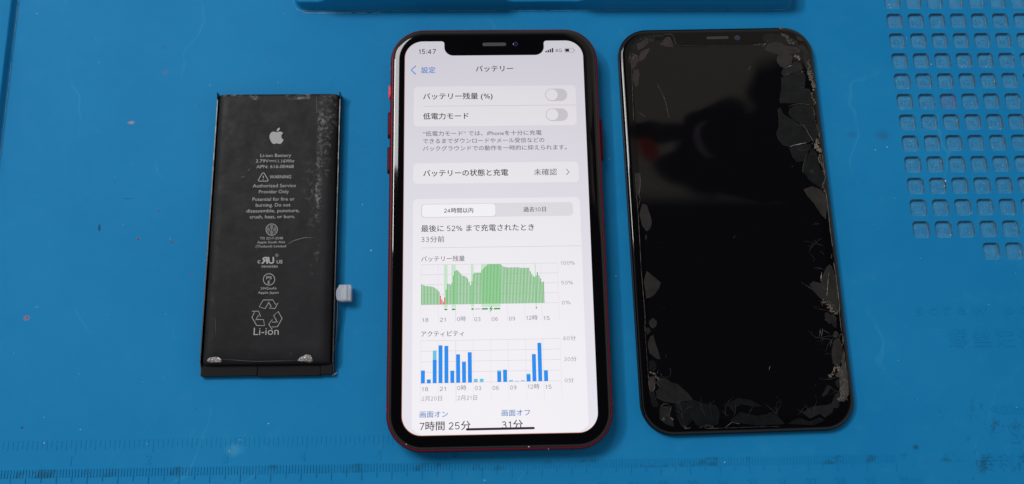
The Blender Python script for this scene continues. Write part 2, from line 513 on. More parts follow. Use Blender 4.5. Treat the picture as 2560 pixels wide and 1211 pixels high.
# moulded lettering
def moulded(s, pl, pr, size, depth=0.13, bold=-0.01, space=1.0):
    a = at(*pl); b = at(*pr)
    text('moulded_lettering', s, a.x, a.y, size, 0.0, M_mat, mat_root, x1=(b.x if pr else None), depth=depth, bold=bold, space=space)
moulded('screw position', (2290, 788), (2770, 788), 5.6, 0.12, -0.012, 1.5)
moulded('螺丝定位区', (2374, 866), (2657, 866), 7.2, 0.12, -0.012, 1.25)
moulded('480mm', (2485, 1036), (2590, 1036), 4.6, 0.14)
moulded('S-160', (2527, 1108), (2680, 1108), 9.4, 0.18, -0.006)
moulded('专利产品', (2452, 1174), (2632, 1174), 6.0, 0.17, -0.005, 1.1)

# loose grit on the mat
M_grit = mat('pale_grit', (0.45, 0.5, 0.5), 0.7); M_grit2 = mat('brown_grit', (0.10, 0.045, 0.025), 0.8)
def grit(name, spots, m, label, cat):
    V = []; F = []
    for px, py, r in spots:
        c = at(px, py); b = len(V); k = 6
        for i in range(k):
            a = 2 * math.pi * i / k + random.random()
            V.append((c.x + r * math.cos(a) * random.uniform(.6, 1.2), c.y + r * math.sin(a) * random.uniform(.6, 1.2), 0.0))
        V.append((c.x + r * .2, c.y, r * 0.9))
        for i in range(k): F.append((b + i, b + (i + 1) % k, b + k))
    o = link(name, V, F, m); o['kind'] = 'stuff'; o['label'] = label; o['category'] = cat
dust = [(928, 627, .35), (201, 1074, .25), (671, 1060, .22), (109, 1044, .2), (368, 1110, .22), (600, 1100, .22), (574, 1128, .22), (1812, 1156, .3), (907, 512, .2),
        (695, 208, .2), (710, 35, .15), (248, 157, .15), (2267, 96, .15), (2218, 368, .25), (2188, 375, .2), (2364, 453, .35), (1540, 690, .25), (92, 35, .3), (812, 596, .18)]
dust += [(random.uniform(30, 950), random.uniform(60, 1150), random.uniform(.06, .13)) for _ in range(45)]
dust += [(random.uniform(2140, 2550), random.uniform(30, 1150), random.uniform(.06, .13)) for _ in range(30)]
grit('dust_specks', dust, M_grit, 'scattered pale dust specks lying on the blue mat', 'dust')
dark = [(55, 1069, .45), (678, 154, .2), (120, 281, .22), (498, 263, .22), (396, 528, .3), (345, 599, .35), (430, 606, .25), (68, 795, .3), (905, 366, .3), (490, 1022, .25), (248, 572, .2), (2268, 1116, .2),
        (84, 1182, .3), (224, 1183, .28), (2544, 28, .25)]
grit('brown_crumbs', dark, M_grit2, 'scattered tiny dark brown crumbs lying on the blue mat', 'crumbs')

# ================================================================ THE LIT PHONE
T1 = 0.0032
ph = thing('smartphone', 'red smartphone lying face up with a bright battery settings page on its screen', 'smartphone', (166.09, 78.91, 0), T1)
M_red = mat('red_anodised_aluminium', (0.13, 0.003, 0.012), 0.30, 0.5, 0.9)
t = NT(M_red); t.bump(t.noise(t.coord(), 4000, 2), 0.00001, 0.5)
M_redline = mat('red_antenna_plastic', (0.22, 0.012, 0.02), 0.5)
M_gasket = mat('black_gasket', (0.006, 0.006, 0.007), 0.55)
M_glass = mat('black_cover_glass', (0.0010, 0.0010, 0.0012), 0.05, 0.45)
M_btn = mat('dark_red_button', (0.05, 0.002, 0.008), 0.4, 0.3, 0.6)
M_mesh = mat('speaker_mesh', (0.013, 0.015, 0.015), 0.6)
PW, PH, PR, ZT = 75.7, 150.9, 12.3, 7.9
loft('aluminium_body', PW, PH, PR, [(2.6, 0), (1.5, .12), (.6, .75), (.12, 1.9), (0, 3.2), (0, 4.6), (.16, 5.8), (.55, 6.5), (1.0, 6.88), (1.5, 6.95)], M_red, ph, cap_top=True)
loft('gasket', PW, PH, PR, [(1.02, 6.9), (1.02, 7.12), (1.3, 7.16)], M_gasket, ph)
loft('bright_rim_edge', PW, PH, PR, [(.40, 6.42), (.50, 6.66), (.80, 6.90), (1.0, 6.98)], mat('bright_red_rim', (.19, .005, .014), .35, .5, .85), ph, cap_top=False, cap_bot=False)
glass = loft('front_glass', PW, PH, PR, [(1.16, 7.0), (1.18, 7.2), (1.32, 7.42), (1.62, 7.60), (2.1, 7.74), (2.8, 7.84), (3.6, 7.885), (4.4, ZT)], M_glass, ph)
def side_button(name, side, y0, y1, ps, zc, out=0.42, m=None, lab=None):
    x = side * PW / 2
    w = abs(y1 - y0); cy = (y0 + y1) / 2
    V = []; F = []
    prof = [(0.0, 1.0), (out * .7, 1.0), (out, .75)]
    pts = rrect(w, 2.6, 1.2, 4)
    n = len(pts)
    for d, k in prof:
        for a, b in pts: V.append((x + side * (d - 0.25), cy + a * (1 if k == 1 else .97), zc + b * k))
    for r in range(2):
        for i in range(n):
            j = (i + 1) % n; F.append((r * n + i, r * n + j, (r + 1) * n + j, (r + 1) * n + i))
    F.append(tuple(range(2 * n, 3 * n)))
    o = link(name, V, F, m or M_btn, ph, smooth=False)
    if lab: o['label'] = lab
    return o
L1 = localiser(166.09, 78.91, T1)
M_redsw = mat('bright_red_switch', (0.75, 0.02, 0.04), 0.4)
def yl(px, py): return L1(px, py, 4)[1]
side_button('mute_switch', -1, yl(973, 216), yl(973, 250), 0, 4.3, 0.75, M_redsw, 'bright red mute switch on the left edge')
side_button('volume_button', -1, yl(974, 283), yl(973, 348), 0, 4.3, .95)
side_button('volume_button', -1, yl(973, 370), yl(972, 436), 0, 4.3, .95)
side_button('power_button', 1, yl(1499, 300), yl(1503, 404), 0, 4.3, .95)
for sd, (a, b) in ((-1, (980, 178)), (1, (1490, 166)), (-1, (969, 1024)), (1, (1529, 1010))):
    y = yl(a, b)
    V = []; F = []
    pr_ = [(.12, 1.9), (0, 3.2), (0, 4.6), (.16, 5.8), (.55, 6.6), (1.0, 6.95)]
    for d, z in pr_:
        V += [(sd * (PW / 2 - d + .03), y - .55, z + .01), (sd * (PW / 2 - d + .03), y + .55, z + .01)]
    for i in range(len(pr_) - 1): F.append((2 * i, 2 * i + 1, 2 * i + 3, 2 * i + 2))
    link('antenna_band', V, F, M_redline, ph)

K = 64.58 / 414                         # millimetres per point of the page
def P(x, y): return (x * K - 64.58 / 2, 139.77 / 2 - y * K)
def ui(name, col, s=1.0):
    lin = tuple(((c / 255 + .055) / 1.055) ** 2.4 if c > 10 else c / 255 / 12.92 for c in col)
    return mat(name, (0.004, 0.004, 0.004), 0.12, 0.25, emis=lin, emis_s=s, lcd=True)
U_bg = ui('page_grey', (231, 228, 238)); U_card = ui('card_white', (243, 240, 246)); U_white = ui('pure_white', (250, 249, 253))
U_text = ui('text_black', (44, 32, 40)); U_grey = ui('text_grey', (118, 112, 124)); U_lgrey = ui('text_light_grey', (160, 156, 168))
U_line = ui('hairline', (205, 201, 211)); U_blue = ui('link_blue', (70, 138, 222)); U_track = ui('toggle_track', (216, 210, 219)); U_seg = ui('segment_grey', (228, 225, 232))
U_green = ui('bar_green', (98, 186, 102)); U_gband = ui('band_green', (205, 232, 208)); U_gdark = ui('dash_green', (70, 160, 74)); U_red = ui('bar_red', (222, 66, 60))
U_bbar = ui('bar_blue', (38, 146, 244)); U_bbar_e = ui('bar_blue_edge', (40, 96, 200)); U_cyan = ui('bar_cyan', (112, 196, 224)); U_home = ui('home_bar', (58, 34, 58)); U_edge = ui('knob_edge', (200, 193, 200)); U_warm = ui('lcd_edge_glow', (176, 104, 70))
U_head = ui('header_blue', (76, 132, 190))

def arc(cx, cy, r, a0, a1, n=10):
    return [(cx + r * math.cos(math.radians(a0 + (a1 - a0) * i / n)), cy + r * math.sin(math.radians(a0 + (a1 - a0) * i / n))) for i in range(n + 1)]
def prr(x0, y0, x1, y1, r, n=6):       # rounded rectangle in points, y downwards
    q = []
    for cx, cy, a in ((x1 - r, y0 + r, -90), (x1 - r, y1 - r, 0), (x0 + r, y1 - r, 90), (x0 + r, y0 + r, 180)):
        q += arc(cx, cy, r, a, a + 90, n)
    return q
def screen_outline(e=0.0):
    R = 41.5
    q = arc(414 - R, R, R + e, -90, 0, 14) + arc(414 - R, 896 - R, R + e, 0, 90, 14) + arc(R, 896 - R, R + e, 90, 180, 14) + arc(R, R, R + e, 180, 270, 14)
    q += arc(91 - 6.5, 6.5 - e, 6.5, -90, 0, 6)                       # into the notch
    q += list(reversed(arc(91 + 21 - e, 36 - 21 - e, 21, 90, 180, 10)))
    q += list(reversed(arc(323 - 21 + e, 36 - 21 - e, 21, 0, 90, 10)))
    q += arc(323 + 6.5, 6.5 - e, 6.5, 180, 270, 6)
    return q
disp = flat('display', [P(*q) for q in screen_outline()], ZT + .035, U_bg, ph)
glow = flat('display_edge_glow', [P(x - .55, y + .55) for x, y in screen_outline(0.5)], ZT + .015, U_warm, ph)
z1, z2, z3_, z4_ = ZT + .055, ZT + .075, ZT + .095, ZT + .115
def scr(name, pts, z, m): return flat(name, [P(*q) for q in pts], z, m, disp)
_sf = {}
def _ell(cx, cy, rx, ry, a0, a1, n=16):
    return [(cx + rx * math.cos(math.radians(a0 + (a1 - a0) * i / n)), cy + ry * math.sin(math.radians(a0 + (a1 - a0) * i / n))) for i in range(n + 1)]
_six = [_ell(.29, .215, .19, .185, 180, -190), [(.10, .20), (.105, .38), (.16, .54), (.24, .64), (.33, .672), (.42, .645), (.46, .60)]]
STROKES = {
 '0': ([_ell(.30, .352, .205, .325, 0, 372)], .62), '1': ([[(.10, .54), (.26, .655), (.26, .0)]], .46),
 '2': ([_ell(.28, .49, .185, .185, 165, -35, 12) + [(.09, .033), (.50, .033)]], .60),
 '3': ([_ell(.27, .515, .165, .158, 155, -85, 12), _ell(.27, .195, .20, .165, 85, -155, 12), [(.20, .357), (.28, .357)]], .62),
 '4': ([[(.38, .0), (.38, .68)], [(.38, .67), (.06, .18)], [(.05, .17), (.52, .17)]], .64),
 '5': ([[(.47, .672), (.15, .672), (.115, .35)] , [(.115, .35)] + _ell(.275, .22, .20, .19, 130, -150, 12)], .61),
 '6': (_six, .62), '7': ([[(.07, .672), (.50, .672), (.20, .0)]], .57),
 '8': ([_ell(.30, .52, .16, .152, 0, 372), _ell(.30, .195, .195, .17, 0, 372)], .63),
 '9': ([[(.60 - x, .704 - y) for x, y in q] for q in _six], .62),
 ':': ([[(.13, .04), (.13, .15)], [(.16, .04), (.16, .15)], [(.13, .39), (.13, .50)], [(.16, .39), (.16, .50)]], .28),
 '%': ([_ell(.19, .52, .115, .15, 0, 372), _ell(.66, .18, .115, .15, 0, 372), [(.62, .68), (.23, .02)]], .88),
 'G': ([_ell(.37, .352, .29, .325, 48, 310) + [(.64, .12), (.64, .33), (.40, .33)]], .74), ' ': ([], .27)}
def sf_glyphs(s, bold):
    k = (s, bold)
    if k in _sf: return _sf[k]
    V = []; F = []; x = 0; i = 0; lay = 0
    while i < len(s):
        if s[i] in STROKES:
            parts_ = []
            for pl in STROKES[s[i]][0]:                 # break the stroke where it turns sharply
                cur = [pl[0]]
                for a_ in range(1, len(pl)):
                    cur.append(pl[a_])
                    if a_ < len(pl) - 1:
                        u1 = Vector(pl[a_]) - Vector(pl[a_ - 1]); u2 = Vector(pl[a_ + 1]) - Vector(pl[a_])
                        if u1.length > 1e-6 and u2.length > 1e-6 and u1.angle(u2) > .7:
                            e_ = u1.normalized() * .03; cur[-1] = (pl[a_][0] + e_.x, pl[a_][1] + e_.y)
                            parts_.append(cur); e_ = u2.normalized() * .03; cur = [(pl[a_][0] - e_.x, pl[a_][1] - e_.y)]
                parts_.append(cur)
            for pl in parts_:
                for a, b, c, d in ribbon(pl, .066 + 2 * bold, False):
                    o = len(V); lay = (lay + 1) % 12
                    V += [(p[0] + x, p[1], lay * .15) for p in (a, b, c, d)]; F.append((o, o + 1, o + 2, o + 3))
            x += STROKES[s[i]][1]; i += 1
        else:
            j = i
            while j < len(s) and s[j] not in STROKES: j += 1
            run = s[i:j]; gv, gf, a, b = glyphs(run)
            wide = all(ord(c) > 0x2fff for c in run)
            for q_, (dx, dy) in enumerate((((-bold, 0), (bold, 0), (0, bold)) if bold else ((0, 0),))):
                o = len(V); V += [(p[0] + x + dx, p[1] + dy, q_) for p in gv]; F += [tuple(n + o for n in f) for f in gf]
            x += len(run) if wide else b + .07
            i = j
    xs = [p[0] for p in V]
    _sf[k] = (V, F, min(xs), max(xs)); return _sf[k]
def stext(s, x0, base, size, m, x1=None, bold=0.008, z=None):
    cjk = any(ord(c) > 0x2000 for c in s)
    bl = base - (size * 0.085 if cjk else 0)
    a = P(x0, bl); b = P(x1, bl)[0] if x1 else None
    V, F, lo, hi = sf_glyphs(s, bold)
    sx = (b - a[0]) / (hi - lo) if b else size * K
    return link('screen_text', [(a[0] + (p[0] - lo) * sx, a[1] + p[1] * size * K, (z or z2) + p[2] * .002) for p in V], F, m, disp)
B1, B2 = 0.012, 0.012
stext('15:47', 31.8, 31.3, 16.5, U_text, 71.7, .016)
multi('signal_bars', [[P(*q) for q in ((326.5 + 5 * i, 29.8 - (4 + 2.3 * i)), (329.8 + 5 * i, 29.8 - (4 + 2.3 * i)), (329.8 + 5 * i, 29.8), (326.5 + 5 * i, 29.8))][::-1] for i in range(4)], z1, U_text, disp)
stext('4G', 349.5, 28.9, 11.5, U_text, 365)
scr('charge_icon', prr(371, 19.3, 393, 30.2, 3), z1, U_lgrey); scr('charge_icon_inside', prr(372, 20.3, 392, 29.2, 2.2), z2, U_bg)
scr('charge_icon_level', prr(373, 21.3, 382, 28.2, 1), z3_, U_text); scr('charge_icon_tip', prr(394.2, 23, 395.6, 26.6, .6), z1, U_lgrey)
multi('back_arrow', [[P(*q) for q in s_] for s_ in ribbon([(25, 60.8), (14.6, 71.4), (25, 82)], 2.4, False)], z1, U_blue, disp)
stext('設定', 37.5, 79.6, 17, U_blue, 70.4, B2)
stext('バッテリー', 163.5, 77.3, 17, U_text, 250, .012)
scr('settings_card', prr(20.5, 112.5, 393.5, 209.6, 10), z1, U_card)
stext('バッテリー残量 (%)', 42, 144.6, 17, U_text, 201.5, B2)
multi('divider', [[P(42, 161.3), P(393.5, 161.3), P(393.5, 160.3), P(42, 160.3)]], z2, U_line, disp)
stext('低電力モード', 42, 193.0, 17, U_text, 145.9, B2)
for ty in (120.2, 168.8):
    scr('toggle_switch', prr(322.5, ty, 373.5, ty + 31, 15.4, 8), z2, U_track)
    scr('toggle_knob_edge', arc(338.1, ty + 15.8, 14.7, 0, 345, 24), z3_, U_edge)
    scr('toggle_knob', arc(338.0, ty + 15.4, 13.9, 0, 345, 24), z4_, U_card)
stext('“低電力モード” では、iPhoneを十分に充電', 42, 233.2, 13, U_grey, 312)
stext('できるまでダウンロードやメール受信などの', 42, 250.9, 13, U_grey, 317.7)
stext('バックグラウンドでの動作を一時的に抑えられます。', 42, 268.8, 13, U_grey, 368)
scr('settings_card', prr(20.5, 297.5, 393.5, 345.6, 10), z1, U_card)
stext('バッテリーの状態と充電', 43, 329, 17, U_text, 234, B2)
stext('未確認', 292, 329.2, 17, U_grey, 344)
multi('forward_arrow', [[P(*q) for q in s_] for s_ in ribbon([(365.4, 315), (371.6, 321.6), (365.4, 328.2)], 1.7, False)], z2, U_grey, disp)
c3 = [(20.5, 880), (20.5, 391)] + arc(30.5, 391, 10, 180, 270, 6) + arc(383.5, 391, 10, 270, 360, 6) + [(393.5, 880)] + [(383, 889), (372.5, 895)] + [(41, 895), (31, 889)]
scr('settings_card', c3, z1, U_card)
scr('segment_control', prr(38.3, 392.3, 377, 424, 8), z2, U_seg)
scr('selected_segment_edge', prr(39.6, 394.2, 204.7, 424.0, 7), z2 + .01, U_line)
scr('selected_segment', prr(40.3, 394.2, 204.0, 422.9, 7), z3_, U_white)
stext('24時間以内', 89.5, 414.3, 12.6, U_text, 154.3, .012, z4_); stext('過去10日', 266, 413.9, 12.6, U_text, 316.6, .006, z4_)
stext('最後に 52% まで充電されたとき', 39, 456.9, 17, U_text, 289, .006)
stext('33分前', 39, 480.8, 15.5, U_grey, 90)
multi('divider', [[P(38.6, 493.3), P(393.4, 493.3), P(393.4, 492.4), P(38.6, 492.4)]], z2, U_line, disp)
stext('バッテリー残量', 39.2, 524.0, 13.5, U_grey, 134.8)
def chart_grid(y0, y1, ybot, solid_bot):
    q = []
    for k in range(5):
        y = y0 + (y1 - y0) * k / 4; q.append([P(38.7, y + .35), P(338.5, y + .35), P(338.5, y - .35), P(38.7, y - .35)])
    for k in range(9):
        x = 39 + 37.5 * k
        if k == 2: q.append([P(x - .4, solid_bot), P(x + .4, solid_bot), P(x + .4, y0), P(x - .4, y0)])
        else:
            y = y0
            while y < ybot: q.append([P(x - .35, y + 2), P(x + .35, y + 2), P(x + .35, y), P(x - .35, y)]); y += 4
    multi('chart_grid', q, z2, U_line, disp)
chart_grid(531, 619.3, 657, 657)
q = []
for a, b in ((89, 96.9), (105.4, 114.6), (147.8, 153.8), (170.3, 211.5), (288, 290.6)):
    q.append([P(a, 626), P(b, 626), P(b, 531), P(a, 531)])
multi('charging_bands', q, z2 + .005, U_gband, disp)
vals = [.51, .49, .475, .465, .465, .46, .455, .45, .44, .42, .395, .36, .325, .22, .13, .065, .175, .37, .515, .51, .485, .535, .72, .83, .855, .85, .815, .77, .72, .71, .70, .685, .64, .56, .47, .575, .75]
vals += [.785] * 5 + [.845, .885, .925, .95, .985] + [.995] * 9 + [.965, .93, .92, .915, .905] + [.905] * 8 + [.89] * 7 + [.80, .73, .68, .65, .70, .775, .69, .615, .525, .535, .555]
g = []; rd = []
for i, v_ in enumerate(vals[:86]):
    x = 39.6 + 3.125 * i; y = 619.3 - 88.3 * v_
    (rd if 13 <= i <= 16 else g).append([P(x, 619.3), P(x + 2.15, 619.3), P(x + 2.15, y), P(x, y)])
multi('charge_bars', g, z3_, U_green, disp); multi('low_charge_bars', rd, z3_, U_red, disp)
for a, b in ((89.6, 96.4), (105.6, 113.8), (148, 153.8), (170.6, 184.5), (197, 211)):
    scr('charging_dash', prr(a, 628.6, b, 632, 1.6, 4), z3_, U_gdark)
scr('charging_dash', prr(156, 629, 168.5, 631.6, 1.2, 4), z3_, U_line); scr('charging_dash', prr(288, 627.5, 290.8, 631.5, 1.3, 4), z3_, U_gdark)
scr('lightning_bolt', [(193.5, 622.5), (186.2, 631.2), (190.2, 631.2), (187.8, 638.8), (195.4, 629), (191.2, 629)], z3_, U_gdark)
for k, s_ in enumerate(('18', '21', '0時', '03', '06', '09', '12時', '15')):
    wdt = {2: 13.5, 3: 20.5}[len(s_)] if s_ != '0時' else 19.5
    if s_ == '12時': wdt = 25
    stext(s_, 41.8 + 37.5 * k, 656.8, 12, U_lgrey, 41.8 + 37.5 * k + wdt, .016)
    stext(s_, 41.6 + 37.5 * k, 804.2, 12, U_lgrey, 41.6 + 37.5 * k + wdt, .016)
for s_, y, w_ in (('100%', 535.3, 31), ('50%', 579.3, 25.5), ('0%', 623.4, 18.5)): stext(s_, 345.7, y, 11.5, U_lgrey, 345.7 + w_)
for s_, y, w_ in (('60分', 702.2, 27), ('30分', 747.0, 27), ('0分', 792, 19.5)): stext(s_, 346, y, 11.5, U_lgrey, 346 + w_)
stext('アクティビティ', 39.6, 689, 13.5, U_grey, 131.7)
chart_grid(697.5, 787.5, 826, 829)
bars = {0: (.29, .30), 1: (.085, .085), 2: (.54, .765), 3: (.885, .885), 4: (.87, .87), 5: (.275, .285), 6: (.665, .665), 7: (.48, .49), 8: (.71, .71), 9: (0, .08), 10: (0, .08), 13: (.24, .27), 14: (.275, .285),
        15: (0, .035), 16: (0, .015), 17: (0, .025), 18: (.155, .18), 19: (.64, .64), 20: (.905, .905), 21: (.245, .255)}
d, l, ed = [], [], []
for i, (a, b) in bars.items():
    x = 39.8 + 12.5 * i; y0 = 787.5; ya = y0 - 90 * a; yb = y0 - 90 * b
    if a:
        ed.append([P(x - .1, y0 + .5), P(x + 8.1, y0 + .5), P(x + 8.1, ya), P(x - .1, ya)])
        d.append([P(x + .4, y0), P(x + 7.3, y0), P(x + 7.3, ya + .4), P(x + .4, ya + .4)])
    if b > a: l.append([P(x, ya), P(x + 8, ya), P(x + 8, yb), P(x, yb)])
multi('activity_bar_edges', ed, z3_, U_bbar_e, disp); multi('activity_bars', d, z4_, U_bbar, disp); multi('idle_activity_bars', l, z3_, U_cyan, disp)
stext('2月20日', 41, 825.2, 11.8, U_lgrey, 84.5); stext('2月21日', 116.8, 825.2, 11.8, U_lgrey, 158.5)
stext('画面オン', 37.2, 859.5, 14.6, U_head, 97); stext('画面オフ', 210, 859.5, 14.6, U_head, 270)
stext('7時間 25分', 37.2, 886.4, 20.5, U_text, 144.3); stext('31分', 210, 886.4, 20.5, U_text, 254.6)
scr('home_indicator', prr(134.8, 882.8, 279.3, 887.6, 2.3), z4_, U_home)
# earpiece and camera in the notch
a, b = P(180, 4.0), P(235, 12.5)
loft('earpiece_grille', b[0] - a[0], a[1] - b[1], .6, [(0, ZT), (0, ZT + .03)], M_mesh, ph, n=4, cx=(a[0] + b[0]) / 2, cy=(a[1] + b[1]) / 2)
M_lens = mat('camera_lens', (0.006, 0.008, 0.05), 0.08, 0.9, coat=0.5)
c = P(256.7, 8.2)
def disc(name, cx, cy, r, z, h, m, parent, n=20): return loft(name, 2 * r, 2 * r, r, [(0, z), (0, z + h * .6), (r * .15, z + h)], m, parent, n=n // 4, cx=cx, cy=cy)
disc('camera_lens', c[0], c[1], .85, ZT, .03, M_lens, ph)
# little nicks on the lower glass edge
M_nick = mat('edge_nick', (0.6, 0.55, 0.55), 0.4)
for px, py, r in ((1322, 1117, .3), (1016, 1111, .22), (1371, 1123, .22), (1440, 1075, .15)):
    x, y = L1(px, py, 7.6); flat('edge_nick', [(x + r * math.cos(a) * random.uniform(.5, 1), y + .5 * r * math.sin(a)) for a in (0, 1, 2, 3, 4, 5)], 7.86, M_nick, ph, .03)

# ================================================================ THE BROKEN SCREEN
T2 = 0.0148; O2 = (249.65, 82.2)
bs = thing('broken_screen_panel', 'black smartphone screen panel with shattered edges and switched off display', 'broken screen', (O2[0], O2[1], 0), T2)
M_frame = mat('black_plastic_frame', (0.003, 0.003, 0.0035), 0.4, 0.12)
M_bglass = mat('dark_cover_glass', (0.0012, 0.0011, 0.0014), 0.05, 0.32)
M_oled = mat('unlit_oled', (0.0012, 0.0011, 0.0016), 0.03, 0.5)
t = NT(M_oled); cd = t.coord()
t.put(t.b.inputs['Roughness'], t.step(t.noise(cd, 30, 3), .35, .7, .02, .05))
BW, BH, BR, BZ = 73.4, 148.6, 11.0, 3.0
loft('plastic_frame', BW, BH, BR, [(1.0, 0), (.1, .1), (0, .4), (0, 1.35), (.1, 1.5), (.6, 1.5)], M_frame, bs)
loft('cover_glass', BW, BH, BR, [(.3, 1.45), (.28, 1.9), (.42, 2.35), (.8, 2.7), (1.45, 2.92), (2.3, BZ)], M_bglass, bs)
L2 = localiser(O2[0], O2[1], T2)
# display area with its notch
def notch2():
    w, h, r = 63.9, 138.6, 6.0
    q = []
    q += arc(w / 2 - r, -h / 2 + r, r, -90, 0, 8) + arc(w / 2 - r, h / 2 - r, r, 0, 90, 8)
    nx0, _ = L2(1690, 118, BZ); nx1, _ = L2(1905, 116, BZ); ny = L2(1800, 116.5, BZ)[1]
    q += [(nx1 + 5, h / 2), (nx1 + 3.2, h / 2 - .6), (nx1 + 2.4, h / 2 - 2), (nx1 + 1.6, ny + .5), (nx1, ny), (nx0 + 2, ny), (nx0, ny + .7), (nx0 - 1.2, ny + 2.4), (nx0 - 1.8, h / 2 - .6), (nx0 - 3, h / 2)]
    q += arc(-w / 2 + r, h / 2 - r, r, 90, 180, 8) + arc(-w / 2 + r, -h / 2 + r, r, 180, 270, 8)
    return q
flat('unlit_display', notch2(), BZ + .02, M_oled, bs)
tiles = {'A': (1880, 60, 6.055), 'B': (1900, 240, 6.055), 'C': (1980, 640, 5.506), 'D': (1990, 820, 6.055), 'E': (1600, 900, 6.055), 'F': (1540, 60, 6.055), 'Z6': (1520, 40, 3.027), 'Z7': (1520, 420, 3.028), 'Z8': (1520, 780, 3.028)}
def tr(tile, pts, z=3.04):
    ox, oy, k = tiles[tile]
    return [L2(ox + x / k, oy + y / k, z) for x, y in pts]
def lobed(pts, amp=0.16):
    """round the traced outline off and roughen it a little"""
    out = []
    n = len(pts)
    for i in range(n):
        p0, p1, p2, p3 = (Vector(pts[(i + k) % n]) for k in (-1, 0, 1, 2))
        for s_ in (0, .33, .66):
            a = 0.5 * ((2 * p1) + (p2 - p0) * s_ + (2 * p0 - 5 * p1 + 4 * p2 - p3) * s_ ** 2 + (3 * p1 - p0 - 3 * p2 + p3) * s_ ** 3)
            a = a.lerp(p1.lerp(p2, s_), .85)
            w = noise.noise(Vector((a.x * 2.3, a.y * 2.3, 3.1))) * amp * 1.8
            out.append((a.x + w, a.y - w))
    return out
def shard_mat(name, col, rough=.3, spec=.4):
    m = mat(name, col, rough, spec); t = NT(m); cd = t.coord(); n = t.noise(cd, 260, 4, .65)
    t.put(t.b.inputs['Base Color'], t.mix(t.step(n, .3, .72), tuple(c * .72 for c in col), tuple(min(1, c * 1.28) for c in col)))
    t.bump(n, .0002, .35)
    return m
S_brown = shard_mat('lifted_glass_brown', (.024, .019, .0175)); S_grey = shard_mat('lifted_glass_grey', (.0165, .0152, .0136))
S_dark = shard_mat('lifted_glass_dark', (.0050, .0058, .0063), .22); S_mid = shard_mat('lifted_glass_mid', (.009, .0087, .0087)); S_pale = shard_mat('crushed_glass', (.055, .049, .041), .6, .3)
S_crack = shard_mat('crack_edge', (.09, .082, .066), .4, .6); S_bright = shard_mat('bright_crack', (.34, .31, .28), .3, .8); S_dim = shard_mat('dim_crack', (.045, .042, .038), .4, .5)
S_tan = shard_mat('tan_chip', (.115, .093, .074), .6, .3)
